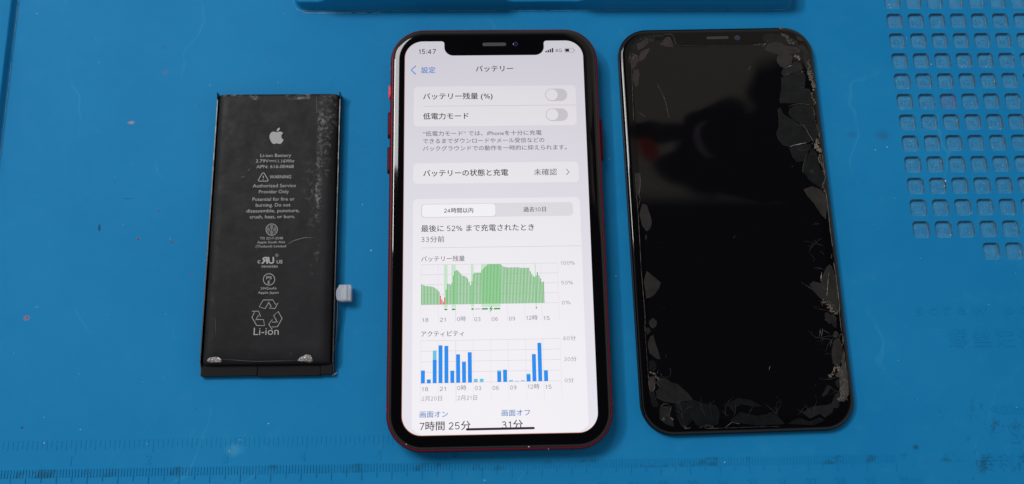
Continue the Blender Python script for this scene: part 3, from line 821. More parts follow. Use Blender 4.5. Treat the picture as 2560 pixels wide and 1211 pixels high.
shards = [
 ('F', [(315, 305), (400, 262), (470, 210), (500, 235), (480, 305), (420, 360), (330, 395)], S_brown),
 ('F', [(500, 232), (530, 222), (575, 228), (572, 262), (530, 278), (505, 258)], S_grey),
 ('F', [(655, 312), (700, 280), (745, 215), (790, 192), (830, 220), (858, 300), (852, 355), (770, 350), (690, 332)], S_brown),
 ('F', [(345, 500), (375, 430), (430, 388), (512, 372), (480, 450), (430, 525), (380, 570), (350, 555)], S_brown),
 ('F', [(215, 570), (240, 500), (300, 450), (335, 520), (345, 570), (300, 630), (250, 690), (228, 640)], S_brown),
 ('F', [(265, 700), (340, 690), (355, 770), (335, 850), (345, 900), (300, 960), (268, 900), (248, 840), (262, 770)], S_brown),
 ('F', [(370, 205), (480, 175), (620, 160), (730, 180), (690, 215), (600, 200), (470, 205), (380, 250), (320, 300), (290, 260)], S_dark),
 ('F', [(205, 420), (240, 330), (300, 270), (310, 330), (300, 400), (250, 480), (210, 480)], S_dark),
 ('Z6', [(1165, 195), (1180, 140), (1260, 135), (1330, 150), (1400, 200), (1440, 235), (1370, 225), (1280, 205), (1200, 200)], S_dark),
 ('A', [(190, 370), (240, 305), (330, 275), (420, 285), (500, 325), (620, 345), (700, 370), (745, 420), (700, 450), (600, 460), (480, 470), (400, 465), (290, 445), (200, 400)], S_grey),
 ('A', [(385, 500), (400, 470), (590, 465), (620, 520), (600, 600), (540, 640), (480, 668), (420, 640), (370, 560)], S_grey),
 ('A', [(440, 740), (480, 680), (580, 650), (640, 570), (740, 600), (770, 680), (700, 720), (560, 760), (480, 800)], S_mid),
 ('A', [(450, 820), (560, 770), (720, 720), (800, 760), (810, 860), (790, 980), (880, 990), (900, 1100), (930, 1200), (430, 1200), (425, 1080), (445, 960)], S_dark),
 ('A', [(660, 190), (720, 200), (790, 260), (740, 265), (690, 240)], S_grey),
 ('A', [(700, 350), (760, 300), (820, 360), (860, 450), (880, 560), (900, 680), (850, 730), (800, 640), (770, 520), (760, 420)], S_mid),
 ('A', [(430, 150), (520, 150), (580, 210), (690, 260), (680, 330), (590, 310), (510, 300), (480, 220)], S_mid),
 ('B', [(310, 0), (780, 0), (800, 60), (810, 140), (620, 120), (520, 115), (340, 110)], S_dark),
 ('B', [(430, 215), (500, 150), (600, 130), (790, 165), (830, 300), (850, 420), (880, 540), (870, 620), (810, 690), (740, 600), (690, 500), (600, 420), (500, 360), (440, 290)], S_dark),
 ('B', [(270, 210), (310, 175), (340, 260), (400, 310), (500, 370), (600, 430), (700, 540), (780, 690), (700, 710), (580, 730), (440, 775), (340, 745), (270, 660), (250, 560), (285, 430)], S_dark),
 ('B', [(440, 790), (560, 750), (720, 730), (780, 740), (720, 860), (670, 980), (560, 1010), (490, 930)], S_dark),
 ('B', [(650, 1160), (660, 1020), (720, 900), (790, 790), (860, 870), (890, 1000), (920, 1150), (960, 1211), (700, 1211)], S_dark),
 ('Z7', [(1480, 20), (1600, 0), (1640, 60), (1640, 130), (1600, 150), (1520, 90)], S_dark),
 ('Z7', [(1480, 165), (1540, 140), (1610, 165), (1650, 210), (1660, 300), (1650, 390), (1610, 350), (1560, 270), (1510, 215)], S_grey),
 ('Z7', [(240, 350), (260, 275), (295, 285), (330, 400), (320, 460), (290, 480), (255, 430)], S_grey),
 ('Z7', [(275, 520), (295, 505), (298, 530), (285, 552)], S_mid), ('Z7', [(215, 45), (240, 40), (245, 120), (240, 200), (225, 210), (218, 130)], S_brown),
 ('Z7', [(270, 860), (292, 780), (340, 820), (400, 870), (385, 920), (340, 970), (290, 990)], S_grey),
 ('Z8', [(312, 70), (340, 50), (370, 70), (362, 110), (335, 125), (315, 105)], S_grey),
 ('C', [(245, 385), (290, 355), (350, 365), (395, 380), (430, 260), (480, 150), (515, 115), (550, 150), (580, 230), (605, 320), (625, 480), (640, 640), (650, 770), (600, 770), (540, 700), (480, 620), (410, 600), (330, 520), (270, 450)], S_grey),
 ('C', [(450, 790), (490, 780), (560, 820), (610, 870), (615, 960), (600, 995), (565, 970), (550, 930), (510, 940), (465, 890)], S_mid),
 ('D', [(555, 95), (600, 55), (640, 90), (630, 140), (590, 155), (560, 130)], S_grey),
 ('D', [(545, 350), (560, 230), (600, 180), (650, 150), (690, 250), (700, 350), (690, 450), (670, 540), (620, 570), (560, 540), (540, 440)], S_grey),
 ('D', [(590, 810), (630, 775), (660, 810), (665, 880), (640, 910), (600, 870)], S_mid),
 ('D', [(390, 1020), (430, 950), (450, 900), (500, 870), (525, 900), (490, 960), (440, 1030), (400, 1040)], S_mid),
 ('D', [(520, 1200), (560, 1080), (590, 1010), (640, 975), (665, 1010), (650, 1080), (640, 1211)], S_mid),
 ('Z8', [(300, 250), (320, 190), (345, 175), (360, 240), (400, 360), (360, 350), (310, 310)], S_grey),
 ('Z8', [(280, 120), (310, 120), (325, 150), (295, 175)], S_mid),
 ('E', [(130, 20), (200, 0), (250, 60), (240, 110), (190, 160), (130, 150)], S_dark),
 ('E', [(140, 260), (215, 250), (225, 330), (215, 430), (190, 475), (150, 440)], S_brown),
 ('E', [(290, 265), (400, 290), (470, 340), (560, 360), (640, 430), (730, 510), (800, 600), (640, 630), (520, 660), (380, 640), (260, 580), (240, 480), (300, 420), (260, 330)], S_mid),
 ('E', [(150, 480), (220, 500), (240, 580), (270, 640), (280, 700), (200, 720), (165, 640)], S_dark),
 ('E', [(300, 700), (380, 715), (480, 710), (440, 850), (500, 930), (510, 1010), (400, 980), (300, 900)], S_mid),
 ('E', [(520, 680), (640, 640), (800, 610), (900, 640), (860, 820), (760, 960), (700, 1020), (620, 1000), (560, 880)], S_dark),
 ('E', [(850, 640), (1000, 660), (1150, 690), (1211, 800), (1180, 980), (1000, 1020), (860, 1000), (800, 900)], S_dark),
 ('Z8', [(870, 705), (990, 655), (1080, 668), (1165, 712), (1120, 720), (1010, 700), (940, 740), (905, 712)], S_dark),
 ('Z8', [(920, 830), (1000, 760), (1130, 790), (1260, 770), (1340, 850), (1180, 862), (1040, 850)], S_dark),
 ('Z8', [(1470, 760), (1560, 712), (1650, 705), (1720, 690), (1700, 760), (1640, 800), (1600, 770), (1530, 810)], S_mid),
 ('Z8', [(1360, 850), (1440, 800), (1520, 830), (1600, 800), (1640, 820), (1560, 860)], S_dark),
]
for i, (tl, pts, m_) in enumerate(shards):
    q = lobed(tr(tl, pts))
    tx, ty = random.uniform(-.006, .006), random.uniform(-.006, .006)
    cx = sum(a[0] for a in q) / len(q); cy = sum(a[1] for a in q) / len(q)
    flat('glass_shard', q, BZ + .05 + (i % 5) * .004, m_, bs, 0.05, dz=lambda x, y: (x - cx) * tx * .5 + (y - cy) * ty * .5)
# crushed glass along the right edge and at the points of impact
def crush(tile, path, w, m, cnt, size, name='crushed_glass'):
    pts = tr(tile, path); V = []; F = []
    segs = [(Vector(pts[i]), Vector(pts[i + 1])) for i in range(len(pts) - 1)]
    tot = sum((b - a).length for a, b in segs)
    for k in range(cnt):
        d = random.uniform(0, tot)
        for a, b in segs:
            l_ = (b - a).length
            if d <= l_: break
            d -= l_
        p = a.lerp(b, min(1, d / max(l_, 1e-6))); nr = Vector((-(b - a).y, (b - a).x)).normalized()
        p = p + nr * random.gauss(0, w / 2)
        n = random.randint(3, 5); b0 = len(V); r = size * random.uniform(.4, 1.3); an = random.random() * 6
        zz_ = BZ + .10 + random.uniform(0, .10)
        for j in range(n):
            aa = an + 2 * math.pi * j / n
            V.append((p.x + r * math.cos(aa) * random.uniform(.5, 1.1), p.y + r * math.sin(aa) * random.uniform(.5, 1.4), BZ + .08))
        V.append((p.x, p.y, zz_ + r * .25))
        for j in range(n): F.append((b0 + j, b0 + (j + 1) % n, b0 + n))
    o = link(name, V, F, m, bs); o['kind'] = 'stuff'
    return o
crush('A', [(410, 80), (480, 60)], .5, S_tan, 16, .28); crush('A', [(430, 165), (520, 190), (560, 270), (640, 300)], .8, S_pale, 50, .42)
crush('A', [(110, 315), (170, 330), (260, 262)], .35, S_tan, 16, .22); crush('A', [(640, 490), (700, 495), (725, 545)], .7, S_tan, 34, .35)
crush('A', [(830, 560), (870, 650), (880, 760), (900, 840)], .7, S_pale, 70, .42); crush('A', [(850, 740), (880, 820), (940, 930), (930, 1010)], .75, S_tan, 60, .34)
crush('A', [(900, 1040), (920, 1130), (960, 1200)], .3, S_tan, 26, .25)
crush('B', [(790, 10), (820, 100), (810, 180), (830, 330), (870, 470), (895, 620)], .28, S_pale, 90, .24)
crush('B', [(890, 650), (840, 760), (900, 800), (920, 860)], .9, S_tan, 70, .38); crush('B', [(900, 880), (930, 1000), (960, 1100), (975, 1205)], .35, S_pale, 50, .28)
crush('Z7', [(1640, 100), (1620, 150), (1655, 200)], .35, S_pale, 30, .25)
crush('C', [(420, 620), (480, 660), (520, 710), (560, 780), (640, 780)], .7, S_tan, 70, .3); crush('C', [(500, 620), (560, 700), (600, 740)], .8, S_pale, 50, .3)
crush('D', [(490, 750), (560, 690), (600, 600), (660, 580), (640, 650)], .6, S_tan, 60, .3)
crush('D', [(680, 640), (720, 800), (720, 950), (700, 1100)], 1.2, S_pale, 60, .5); crush('E', [(150, 190), (210, 215), (250, 260), (280, 300)], .4, S_tan, 45, .22)
crush('E', [(340, 900), (380, 910)], .4, S_pale, 10, .3); crush('E', [(460, 880), (500, 905)], .3, S_tan, 14, .2); crush('E', [(900, 1030), (1040, 990), (1100, 1020)], .3, S_pale, 24, .22)
crush('F', [(200, 480), (240, 460), (310, 490)], .3, S_tan, 14, .2); crush('F', [(370, 240), (470, 210), (600, 205)], .3, S_pale, 26, .22)
sliver = tr('D', [(700, 300), (730, 400), (750, 600), (780, 800), (795, 1000), (740, 1100), (650, 1120), (680, 1010), (660, 900), (670, 760), (600, 730), (640, 640), (690, 560)])
flat('glass_shard', lobed(sliver, .25), BZ + .075, shard_mat('scuffed_sliver', (.034, .031, .027), .5, .3), bs, .05)
cracks = [
 ('Z6', [(300, 150), (400, 146), (480, 142), (495, 160), (502, 190), (515, 212), (540, 226), (700, 229), (850, 228), (1000, 226), (1150, 222)], .10, S_dim),
 ('Z6', [(372, 515), (400, 570), (425, 620), (440, 670), (452, 730), (462, 782)], .09, S_crack), ('Z6', [(745, 168), (905, 165)], .05, S_dim),
 ('Z6', [(170, 300), (180, 420), (185, 560), (190, 700), (194, 800)], .10, S_crack),
 ('Z7', [(207, 40), (216, 200), (228, 350), (240, 550), (250, 750), (262, 900), (275, 1050), (285, 1200)], .12, S_crack),
 ('Z7', [(240, 40), (246, 120), (236, 200), (244, 240), (230, 300)], .12, S_crack),
 ('Z8', [(275, 60), (288, 250), (300, 420), (312, 560), (318, 640)], .10, S_dim),
 ('A', [(0, 322), (110, 318), (200, 300), (270, 265)], .16, S_crack), ('A', [(420, 462), (520, 460), (600, 462)], .10, S_dim),
 ('A', [(480, 672), (540, 655), (610, 625)], .16, S_bright), ('A', [(510, 770), (580, 755)], .14, S_bright), ('A', [(690, 360), (740, 335), (715, 395)], .12, S_crack),
 ('A', [(735, 700), (760, 735), (790, 720)], .16, S_bright), ('A', [(780, 1000), (820, 995)], .2, S_bright), ('A', [(820, 990), (860, 975)], .08, S_crack), ('A', [(795, 860), (800, 980)], .06, S_dim),
 ('A', [(610, 310), (615, 355)], .1, S_crack),
 ('B', [(420, 160), (500, 138), (580, 120), (680, 128), (760, 142), (815, 155)], .14, S_crack), ('B', [(770, 140), (790, 190), (820, 170)], .14, S_crack),
 ('B', [(310, 425), (345, 390)], .12, S_dim), ('B', [(605, 425), (650, 450), (700, 510), (760, 620), (812, 700)], .26, S_crack), ('B', [(445, 772), (520, 748), (610, 728), (715, 710)], .22, S_bright),
 ('B', [(720, 870), (680, 960), (655, 1040), (642, 1160)], .12, S_crack), ('B', [(905, 520), (900, 640), (820, 740)], .14, S_crack), ('B', [(480, 1068), (492, 1072)], .25, S_bright),
 ('B', [(895, 900), (890, 970), (915, 1020), (940, 1030)], .3, S_tan), ('B', [(940, 880), (950, 960), (965, 1090), (975, 1200)], .1, S_crack),
 ('Z7', [(1640, 0), (1645, 80), (1625, 130), (1650, 190), (1665, 300), (1680, 450), (1700, 600)], .16, S_crack), ('Z7', [(1655, 320), (1668, 328)], .5, S_tan),
 ('Z7', [(1680, 650), (1695, 655), (1690, 685), (1675, 680)], .14, S_crack),
 ('C', [(570, 90), (600, 240), (630, 480), (655, 700), (650, 780), (665, 900), (680, 1050)], .17, S_crack), ('C', [(410, 225), (400, 290), (398, 355)], .13, S_bright),
 ('C', [(508, 240), (500, 290)], .24, S_bright), ('C', [(498, 300), (490, 420), (480, 555)], .15, S_bright), ('C', [(470, 600), (480, 560)], .1, S_crack),
 ('C', [(120, 360), (230, 430), (330, 520), (420, 610)], .09, S_dim), ('C', [(232, 425), (240, 430)], .3, S_bright), ('C', [(390, 1010), (380, 1120)], .12, S_crack), ('C', [(422, 1005), (405, 1120)], .15, S_crack),
 ('C', [(510, 615), (545, 570), (560, 540)], .08, S_crack), ('C', [(540, 640), (600, 590)], .08, S_crack), ('C', [(560, 690), (640, 670)], .08, S_crack), ('C', [(350, 705), (390, 690)], .1, S_dim),
 ('C', [(545, 800), (600, 850), (612, 880)], .12, S_crack), ('C', [(400, 620), (420, 690)], .1, S_crack),
 ('D', [(560, 85), (600, 52), (640, 85)], .10, S_crack), ('D', [(655, 150), (665, 105), (690, 88), (708, 120), (715, 230), (680, 290)], .16, S_crack), ('D', [(535, 180), (520, 290)], .12, S_crack), ('D', [(692, 490), (684, 525)], .2, S_bright),
 ('D', [(715, 310), (740, 460), (770, 700), (795, 980)], .12, S_crack), ('D', [(500, 750), (545, 700), (575, 650)], .14, S_tan), ('D', [(560, 560), (620, 570), (660, 555)], .14, S_crack),
 ('D', [(330, 322), (345, 320)], .25, S_crack), ('D', [(350, 778), (385, 770)], .2, S_crack), ('D', [(280, 870), (310, 858)], .12, S_dim), ('D', [(650, 760), (680, 880), (660, 960), (680, 1010), (650, 1110)], .14, S_crack),
 ('E', [(190, 190), (215, 150), (250, 115)], .12, S_crack), ('E', [(215, 250), (230, 330), (220, 430), (195, 480), (155, 470), (135, 370), (125, 210)], .13, S_crack), ('E', [(240, 320), (275, 380), (302, 420)], .16, S_crack),
 ('E', [(195, 480), (210, 520)], .12, S_crack), ('E', [(225, 500), (240, 478)], .2, S_crack), ('E', [(230, 600), (245, 570), (330, 590), (385, 635)], .12, S_dim), ('E', [(310, 705), (350, 670), (410, 665), (445, 705)], .12, S_crack), ('E', [(310, 705), (370, 718), (480, 710), (450, 800), (435, 860), (490, 910)], .11, S_crack),
 ('E', [(520, 670), (640, 625), (800, 595)], .09, S_dim), ('E', [(660, 980), (690, 1035), (740, 1040), (765, 1020)], .18, S_crack), ('E', [(360, 375), (380, 415), (410, 440)], .1, S_dim), ('E', [(600, 500), (635, 465)], .1, S_dim),
 ('E', [(340, 250), (385, 265)], .2, S_crack), ('E', [(250, 220), (285, 150)], .09, S_crack), ('E', [(340, 260), (300, 190)], .07, S_dim), ('E', [(980, 1042), (1100, 1040), (1200, 1045)], .1, S_crack),
 ('F', [(250, 560), (262, 510), (275, 455)], .22, S_tan), ('F', [(200, 620), (196, 540), (210, 470)], .12, S_crack), ('F', [(305, 480), (320, 492)], .5, S_bright), ('F', [(180, 662), (195, 655)], .5, S_crack), ('F', [(368, 246), (380, 244)], .35, S_bright),
 ('F', [(700, 160), (830, 152), (870, 175), (885, 240), (910, 300), (950, 328), (1010, 338)], .14, S_dim), ('F', [(620, 912), (634, 918)], .28, S_crack), ('F', [(675, 1015), (690, 1025)], .3, S_crack), ('F', [(982, 284), (995, 288)], .35, S_crack),
 ('F', [(1035, 183), (1045, 185)], .3, S_dim), ('Z6', [(1060, 410), (1068, 395), (1082, 385)], .3, S_tan), ('Z6', [(1060, 412), (1070, 402)], .35, S_tan), ('Z7', [(360, 152), (372, 155)], .2, S_bright), ('Z7', [(935, 538), (955, 525), (970, 512)], .07, S_dim),
 ('Z7', [(375, 568), (397, 571)], .1, S_crack), ('Z7', [(372, 416), (382, 418)], .12, S_crack), ('Z7', [(423, 1066), (428, 1068)], .2, S_bright), ('Z6', [(850, 228), (865, 229)], .22, S_crack),
 ('Z8', [(1218, 445), (1228, 410)], .14, S_crack), ('Z8', [(1262, 462), (1275, 458)], .14, S_dim), ('Z8', [(435, 320), (446, 355)], .12, S_dim), ('Z8', [(560, 860), (585, 885), (620, 880)], .18, S_crack), ('Z8', [(880, 880), (940, 835), (1000, 850)], .12, S_crack), ('Z8', [(720, 880), (900, 880), (1100, 872), (1300, 868)], .09, S_dim),
]
# fine branching cracks running inwards from the broken rim
rng = random.Random(21)
def branch(x, y, ang, ln, w, depth):
    q = [(x, y)]; steps = max(3, int(ln / 1.1))
    for k_ in range(steps):
        ang += rng.uniform(-.28, .28); x += math.cos(ang) * ln / steps; y += math.sin(ang) * ln / steps
        q.append((x, y))
        if depth and rng.random() < .28: branch(x, y, ang + rng.choice((-1, 1)) * rng.uniform(.4, .9), ln * rng.uniform(.3, .55), w * .7, depth - 1)
    fine.append((q, w))
fine = []
for k_ in range(46):
    side_ = rng.random()
    if side_ < .5: x, y, an = 31.6, rng.uniform(-64, 66), math.pi
    elif side_ < .68: x, y, an = -31.4, rng.choice((rng.uniform(35, 64), rng.uniform(-64, -30))), 0
    else: x, y, an = rng.uniform(-28, 28), -68.6, math.pi / 2
    branch(x, y, an + rng.uniform(-.9, .9), rng.uniform(2, 7.5), .065, 2)
for q, w in fine:
    V = []; F = []
    for rb in ribbon(q, w, True, .3):
        b = len(V); V += [(p[0], p[1], BZ + .125) for p in rb]; F.append((b, b + 1, b + 2, b + 3))
    link('fine_crack', V, F, S_dim, bs)
def densify(pts):
    out = []
    for i in range(len(pts) - 1):
        a, b = Vector(pts[i]), Vector(pts[i + 1]); k = max(1, int((b - a).length / 0.8))
        for j in range(k): out.append(tuple(a.lerp(b, j / k)))
    out.append(tuple(pts[-1])); return out
for i, (tl, pts, w, m_) in enumerate(cracks):
    q = densify(tr(tl, pts)); w = w * .9
    V = []; F = []
    for j, rb in enumerate(ribbon(q, w, True, .35)):
        b = len(V)
        (b0, b1, c1, c0) = rb
        V += [(b0[0], b0[1], BZ + .09), (b1[0], b1[1], BZ + .09), ((b1[0] + c1[0]) / 2, (b1[1] + c1[1]) / 2, BZ + .09 + w * .5), ((b0[0] + c0[0]) / 2, (b0[1] + c0[1]) / 2, BZ + .09 + w * .5), (c1[0], c1[1], BZ + .09), (c0[0], c0[1], BZ + .09)]
        F += [(b, b + 1, b + 2, b + 3), (b + 3, b + 2, b + 4, b + 5)]
    link('crack', V, F, m_, bs)
a = L2(1766, 96, BZ); b = L2(1821, 94, BZ)
M_ear = mat('earpiece_slot', (.035, .032, .028), .5); M_cam2 = mat('camera_window', (.006, .012, .035), .08, .8)
loft('earpiece_slot', b[0] - a[0], .95, .45, [(0, BZ), (0, BZ + .05)], M_ear, bs, n=4, cx=(a[0] + b[0]) / 2, cy=(a[1] + b[1]) / 2)
loft('earpiece_mesh', b[0] - a[0] - .35, .6, .28, [(0, BZ + .05), (0, BZ + .06)], mat('dark_mesh', (.012, .011, .01), .6), bs, n=4, cx=(a[0] + b[0]) / 2, cy=(a[1] + b[1]) / 2)
c = L2(1843, 95, BZ); disc('camera_window', c[0], c[1], 1.1, BZ, .05, M_cam2, bs)

# ================================================================ THE BATTERY
OB = (87.9, 80.1)
bt = thing('phone_battery', 'flat black lithium phone battery with grey printed warnings and scuffed lower corners', 'battery', (OB[0], OB[1], 0), 0)
LB = localiser(OB[0], OB[1], 0)
M_pouch = mat('black_pouch', (.016, .016, .0165), .55, .12)
t = NT(M_pouch); cd = t.coord(); s3 = t.new('ShaderNodeSeparateXYZ'); t.put(s3.inputs[0], cd)
X, Y = s3.outputs[0], s3.outputs[1]
n1 = t.noise(cd, 180, 5, .7); n2 = t.noise(cd, 700, 4, .7); n3 = t.noise(cd, 60, 3, .6)
def box(x0, x1, y0, y1, sx=.0012, sy=.003):
    a = t.math('MULTIPLY', t.step(X, x0 - sx, x0 + sx), t.step(X, x1 + sx, x1 - sx))
    b = t.math('MULTIPLY', t.step(Y, y0 - sy, y0 + sy), t.step(Y, y1 + sy, y1 - sy))
    return t.math('MULTIPLY', a, b)
def lb(px, py): q = LB(px, py, 4.4); return q[0] * S, q[1] * S
x0, y1 = lb(795, 250); x1, y0 = lb(845, 320)
sc1 = t.math('MULTIPLY', box(x0, x1, y0, y1 + .01), t.step(n2, .42, .68))
x0, y1 = lb(765, 420); x1, y0 = lb(800, 560)
sc2 = t.math('MULTIPLY', box(x0, x1, y0, y1, .002, .006), t.step(n2, .50, .70))
x0, y1 = lb(797, 250); x1, y0 = lb(800, 540)
sc3 = t.math('MULTIPLY', box(x0, x1, y0, y1, .0005), t.step(n2, .42, .66))
x0, y1 = lb(812, 290); x1, y0 = lb(826, 440)
sc4 = t.math('MULTIPLY', box(x0, x1, y0, y1, .001), t.step(n2, .5, .75))
x0, y1 = lb(545, 320); x1, y0 = lb(556, 860)
sc5 = t.math('MULTIPLY', box(x0, x1, y0, y1, .001), t.step(n3, .55, .75))
x0, y1 = lb(768, 565); x1, y0 = lb(795, 680)
sc6 = t.math('MULTIPLY', box(x0, x1, y0, y1, .0015), t.step(n1, .56, .7))
x0, y1 = lb(560, 236); x1, y0 = lb(850, 248)
sc7 = t.math('MULTIPLY', box(x0, x1, y0, y1 + .003, .001, .0004), t.step(n1, .50, .68))
tot = t.math('ADD', t.math('ADD', t.math('MULTIPLY', sc1, t.step(n3, .40, .62, .01, .18)), t.math('MULTIPLY', sc2, t.step(n3, .38, .62, .04, .27))), t.math('ADD', t.math('MULTIPLY', sc3, t.step(n3, .36, .6, .10, .42)), t.math('ADD', t.math('MULTIPLY', sc4, .35), t.math('ADD', t.math('MULTIPLY', sc5, .22), t.math('ADD', t.math('MULTIPLY', sc6, .3), t.math('MULTIPLY', sc7, .5))))))
base = t.mix(t.step(n3, .3, .7), (.0068, .0070, .0080), (.0105, .0108, .0120))
t.put(t.b.inputs['Base Color'], t.mix(t.math('MINIMUM', tot, .8), base, (.30, .29, .27)))
t.put(t.b.inputs['Roughness'], t.step(n1, .3, .7, .46, .6))
t.bump(t.math('ADD', n3, t.math('MULTIPLY', n1, .12)), .0006, .5)
M_tape = mat('black_edge_tape', (.006, .006, .0065), .3, .5); M_strip = mat('matt_black_strip', (.0045, .0045, .005), .6, .12)
M_print = mat('grey_print', (.28, .28, .275), .6, .3); M_fold = mat('fold_edge', (.10, .10, .10), .35)
M_foil = mat('bare_foil', (.28, .26, .25), .38, .5, 1.0)
t = NT(M_foil); t.bump(t.noise(t.coord(), 900, 4, .7), .0004, 1.0)
# pouch: wide rounded long edges
tl_, bl_ = LB(560, 246, 4.2), LB(520, 908, 3.4)
BXL, BXR = -21.9, 21.7; YT_, YB_ = 50.35, LB(680, 912, 3.0)[1]
prof = [(0.0, .9), (-0.05, 1.3), (.1, 2.1), (.45, 3.0), (1.1, 3.75), (2.0, 4.18), (3.0, 4.4)]
V = []; F = []
nx = 26
def zc(u_): return 0.0
xs = []
W2 = (BXR - BXL)
for ins, z in prof: xs.append((BXL + ins, z))
core = [(BXL + 3 + (W2 - 6) * i / nx, 4.4) for i in range(1, nx)]
sec = xs + core + [(BXR - ins, z) for ins, z in reversed(prof)]
yy = [(YT_, -1.2), (YT_ - .15, -.6), (YT_ - .5, -.2), (YT_ - 1.2, 0)] + [(YT_ - 1.2 - (YT_ - YB_ - 3.0) * i / 24, 0) for i in range(1, 24)] + [(YB_ + 1.8, 0), (YB_ + 1.0, -.25), (YB_ + .4, -.85), (YB_ + .1, -1.7), (YB_, -2.6)]
for y, dz_ in yy:
    for x, z in sec:
        zz_ = z + dz_ * (z / 4.4)
        w = noise.noise(Vector((x * .06, y * .05, 1.7))) * .10 + noise.noise(Vector((x * .25, y * .2, 4))) * .02
        V.append((x, y, max(.6, zz_ + (w if z > 4 else 0))))
n = len(sec)
for i in range(len(yy) - 1):
    for k in range(n - 1):
        F.append((i * n + k, (i + 1) * n + k, (i + 1) * n + k + 1, i * n + k + 1))
b = len(V)
for y, sgn in ((YT_, 0), (YB_, len(yy) - 1)):
    k0 = sgn * n
    f0 = list(range(k0, k0 + n)); F.append(tuple(f0 if sgn == 0 else reversed(f0)))
link('battery_pouch', V, F, M_pouch, bt, smooth=True)
# folded side flanges, standing slightly proud at the top corners
for sd, xa in ((-1, BXL), (1, BXR)):
    V = []; F = []
    N = 40
    for i in range(N + 1):
        y = YT_ + .55 - (YT_ + .55 - (-50.4)) * i / N
        wv = noise.noise(Vector((y * .2, sd * 3, 0))) * .10
        x = xa + sd * (.18 + wv * .5) + sd * .25 * i / N
        h = 3.3 + (.9 if i == 0 else 0) + noise.noise(Vector((y * .4, 9, 0))) * .12
        if y < YB_: h = 1.7
        V += [(x - .16, y, 0.0), (x - .16, y, h), (x + .16, y, h + .02), (x + .16, y, 0.0)]
    for i in range(N):
        for k in range(3):
            F.append((4 * i + k, 4 * i + 4 + k, 4 * i + 5 + k, 4 * i + k + 1))
    F.append((0, 1, 2, 3)); F.append((4 * N + 3, 4 * N + 2, 4 * N + 1, 4 * N))
    link('side_fold', V, F, M_tape, bt, smooth=False)
    V = []; F = []
    for i in range(N * 2):
        if random.random() < .45: continue
        y = YT_ - (YT_ - YB_) * i / (N * 2); x = xa + sd * .2 + sd * .25 * i / (N * 2); b = len(V); z = 3.36 + random.uniform(-.1, .1)
        V += [(x - .05, y, z), (x + .05, y, z), (x + .04, y - .7, z), (x - .03, y - .7, z)]; F.append((b, b + 1, b + 2, b + 3))
    o = link('worn_fold_edge', V, F, M_fold, bt)
def boxpart(name, x0, x1, y0, y1, z0, z1, m, bev=.15, parent=bt):
    w, h = abs(x1 - x0), abs(y1 - y0)
    return loft(name, w, h, max(bev * 1.5, .06), [(bev * .4, z0), (0, z0 + bev * .4), (0, z1 - bev), (bev * .4, z1 - bev * .3), (bev, z1)], m, parent, n=3, cx=(x0 + x1) / 2, cy=(y0 + y1) / 2)
ya = YB_ + .4; yb = -50.5
xa, xb = LB(503, 930, 1.8)[0], LB(832, 930, 1.8)[0]
xm1 = LB(643, 930, 1.8)[0]; xm2 = LB(801, 930, 1.8)[0]
boxpart('circuit_strip', xa, xm1 - .04, yb, ya, 0, 1.85, M_strip); boxpart('circuit_strip', xm1 + .04, xm2 - .03, yb - .25, ya, 0, 1.75, M_strip); boxpart('circuit_strip', xm2 + .03, xb, yb + .1, ya, 0, 1.95, M_strip)
# bare foil at the lower corners
for i, pts in enumerate(([(170, 975), (205, 962), (240, 958), (270, 978), (265, 998), (215, 1000), (172, 996)], [(815, 985), (850, 958), (880, 945), (915, 948), (928, 992), (905, 998), (870, 990), (840, 992)])):
    q = lobed([LB(460 + x / 2.884, 560 + y / 2.884, 4.2) for x, y in pts], .12)
    gx = sum(a[0] for a in q) / len(q); gy = sum(a[1] for a in q) / len(q); V = []; F = []; N = len(q)
    for k_ in (1.0, .8, .6, .4, .2):
        for x, y in q:
            x, y = gx + (x - gx) * k_, gy + (y - gy) * k_
            t_ = y - YB_
            z = 4.4 if t_ > 1.8 else (4.4 - .25 * (1.8 - t_) / .8 if t_ > 1 else 4.15 - .6 * (1 - t_) / .6)
            V.append((x, y, z + .13 + noise.noise(Vector((x * 2.6, y * 2.6, 0))) * .22 * (1 if k_ < 1 else .2)))
    for a in range(4):
        for b_ in range(N): F.append((a * N + b_, a * N + (b_ + 1) % N, (a + 1) * N + (b_ + 1) % N, (a + 1) * N + b_))
    F.append(tuple(range(4 * N, 5 * N)))
    link('bare_foil_patch', V, F, M_foil, bt)
q = ribbon([LB(460 + x / 2.884, 560 + y / 2.884, 4.3) for x, y in ((270, 975), (400, 985), (520, 992), (700, 988), (820, 985))], .14, True, .3)
multi('highlight_and_wear_crease', q, 4.36, mat('highlight_and_wear_crease', (.05, .048, .045), .5, .3), bt)
# printing -------------------------------------------------------------
ZP = 4.4 + .13
def A1(x, y): return LB(460 + x / 3.028, 200 + y / 3.028, ZP)
def A2(x, y): return LB(460 + x / 2.884, 560 + y / 2.884, ZP)
def bprint(s, l, r, base, size, A=A1, bold=.004, **k):
    a = A(l, base); b = A(r, base)
    return text('printed_text', s, a[0], a[1], size, ZP, M_print, bt, x1=b[0], bold=bold, **k)
bprint('Li-ion Battery', 578, 811, 585, 1.72)
bprint('3.79V', 544, 640, 627, 1.72); bprint('11.16Whr', 693, 838, 627, 1.72)
l = A1(644, 612); r = A1(686, 612); w3 = (r[0] - l[0])
multi('direct_current_sign', [[(l[0], l[1]), (r[0], l[1]), (r[0], l[1] + .16), (l[0], l[1] + .16)]] + [[(l[0] + w3 * (.37 * k), l[1] - .45), (l[0] + w3 * (.37 * k + .26), l[1] - .45), (l[0] + w3 * (.37 * k + .26), l[1] - .29), (l[0] + w3 * (.37 * k), l[1] - .29)] for k in range(3)], ZP, M_print, bt)
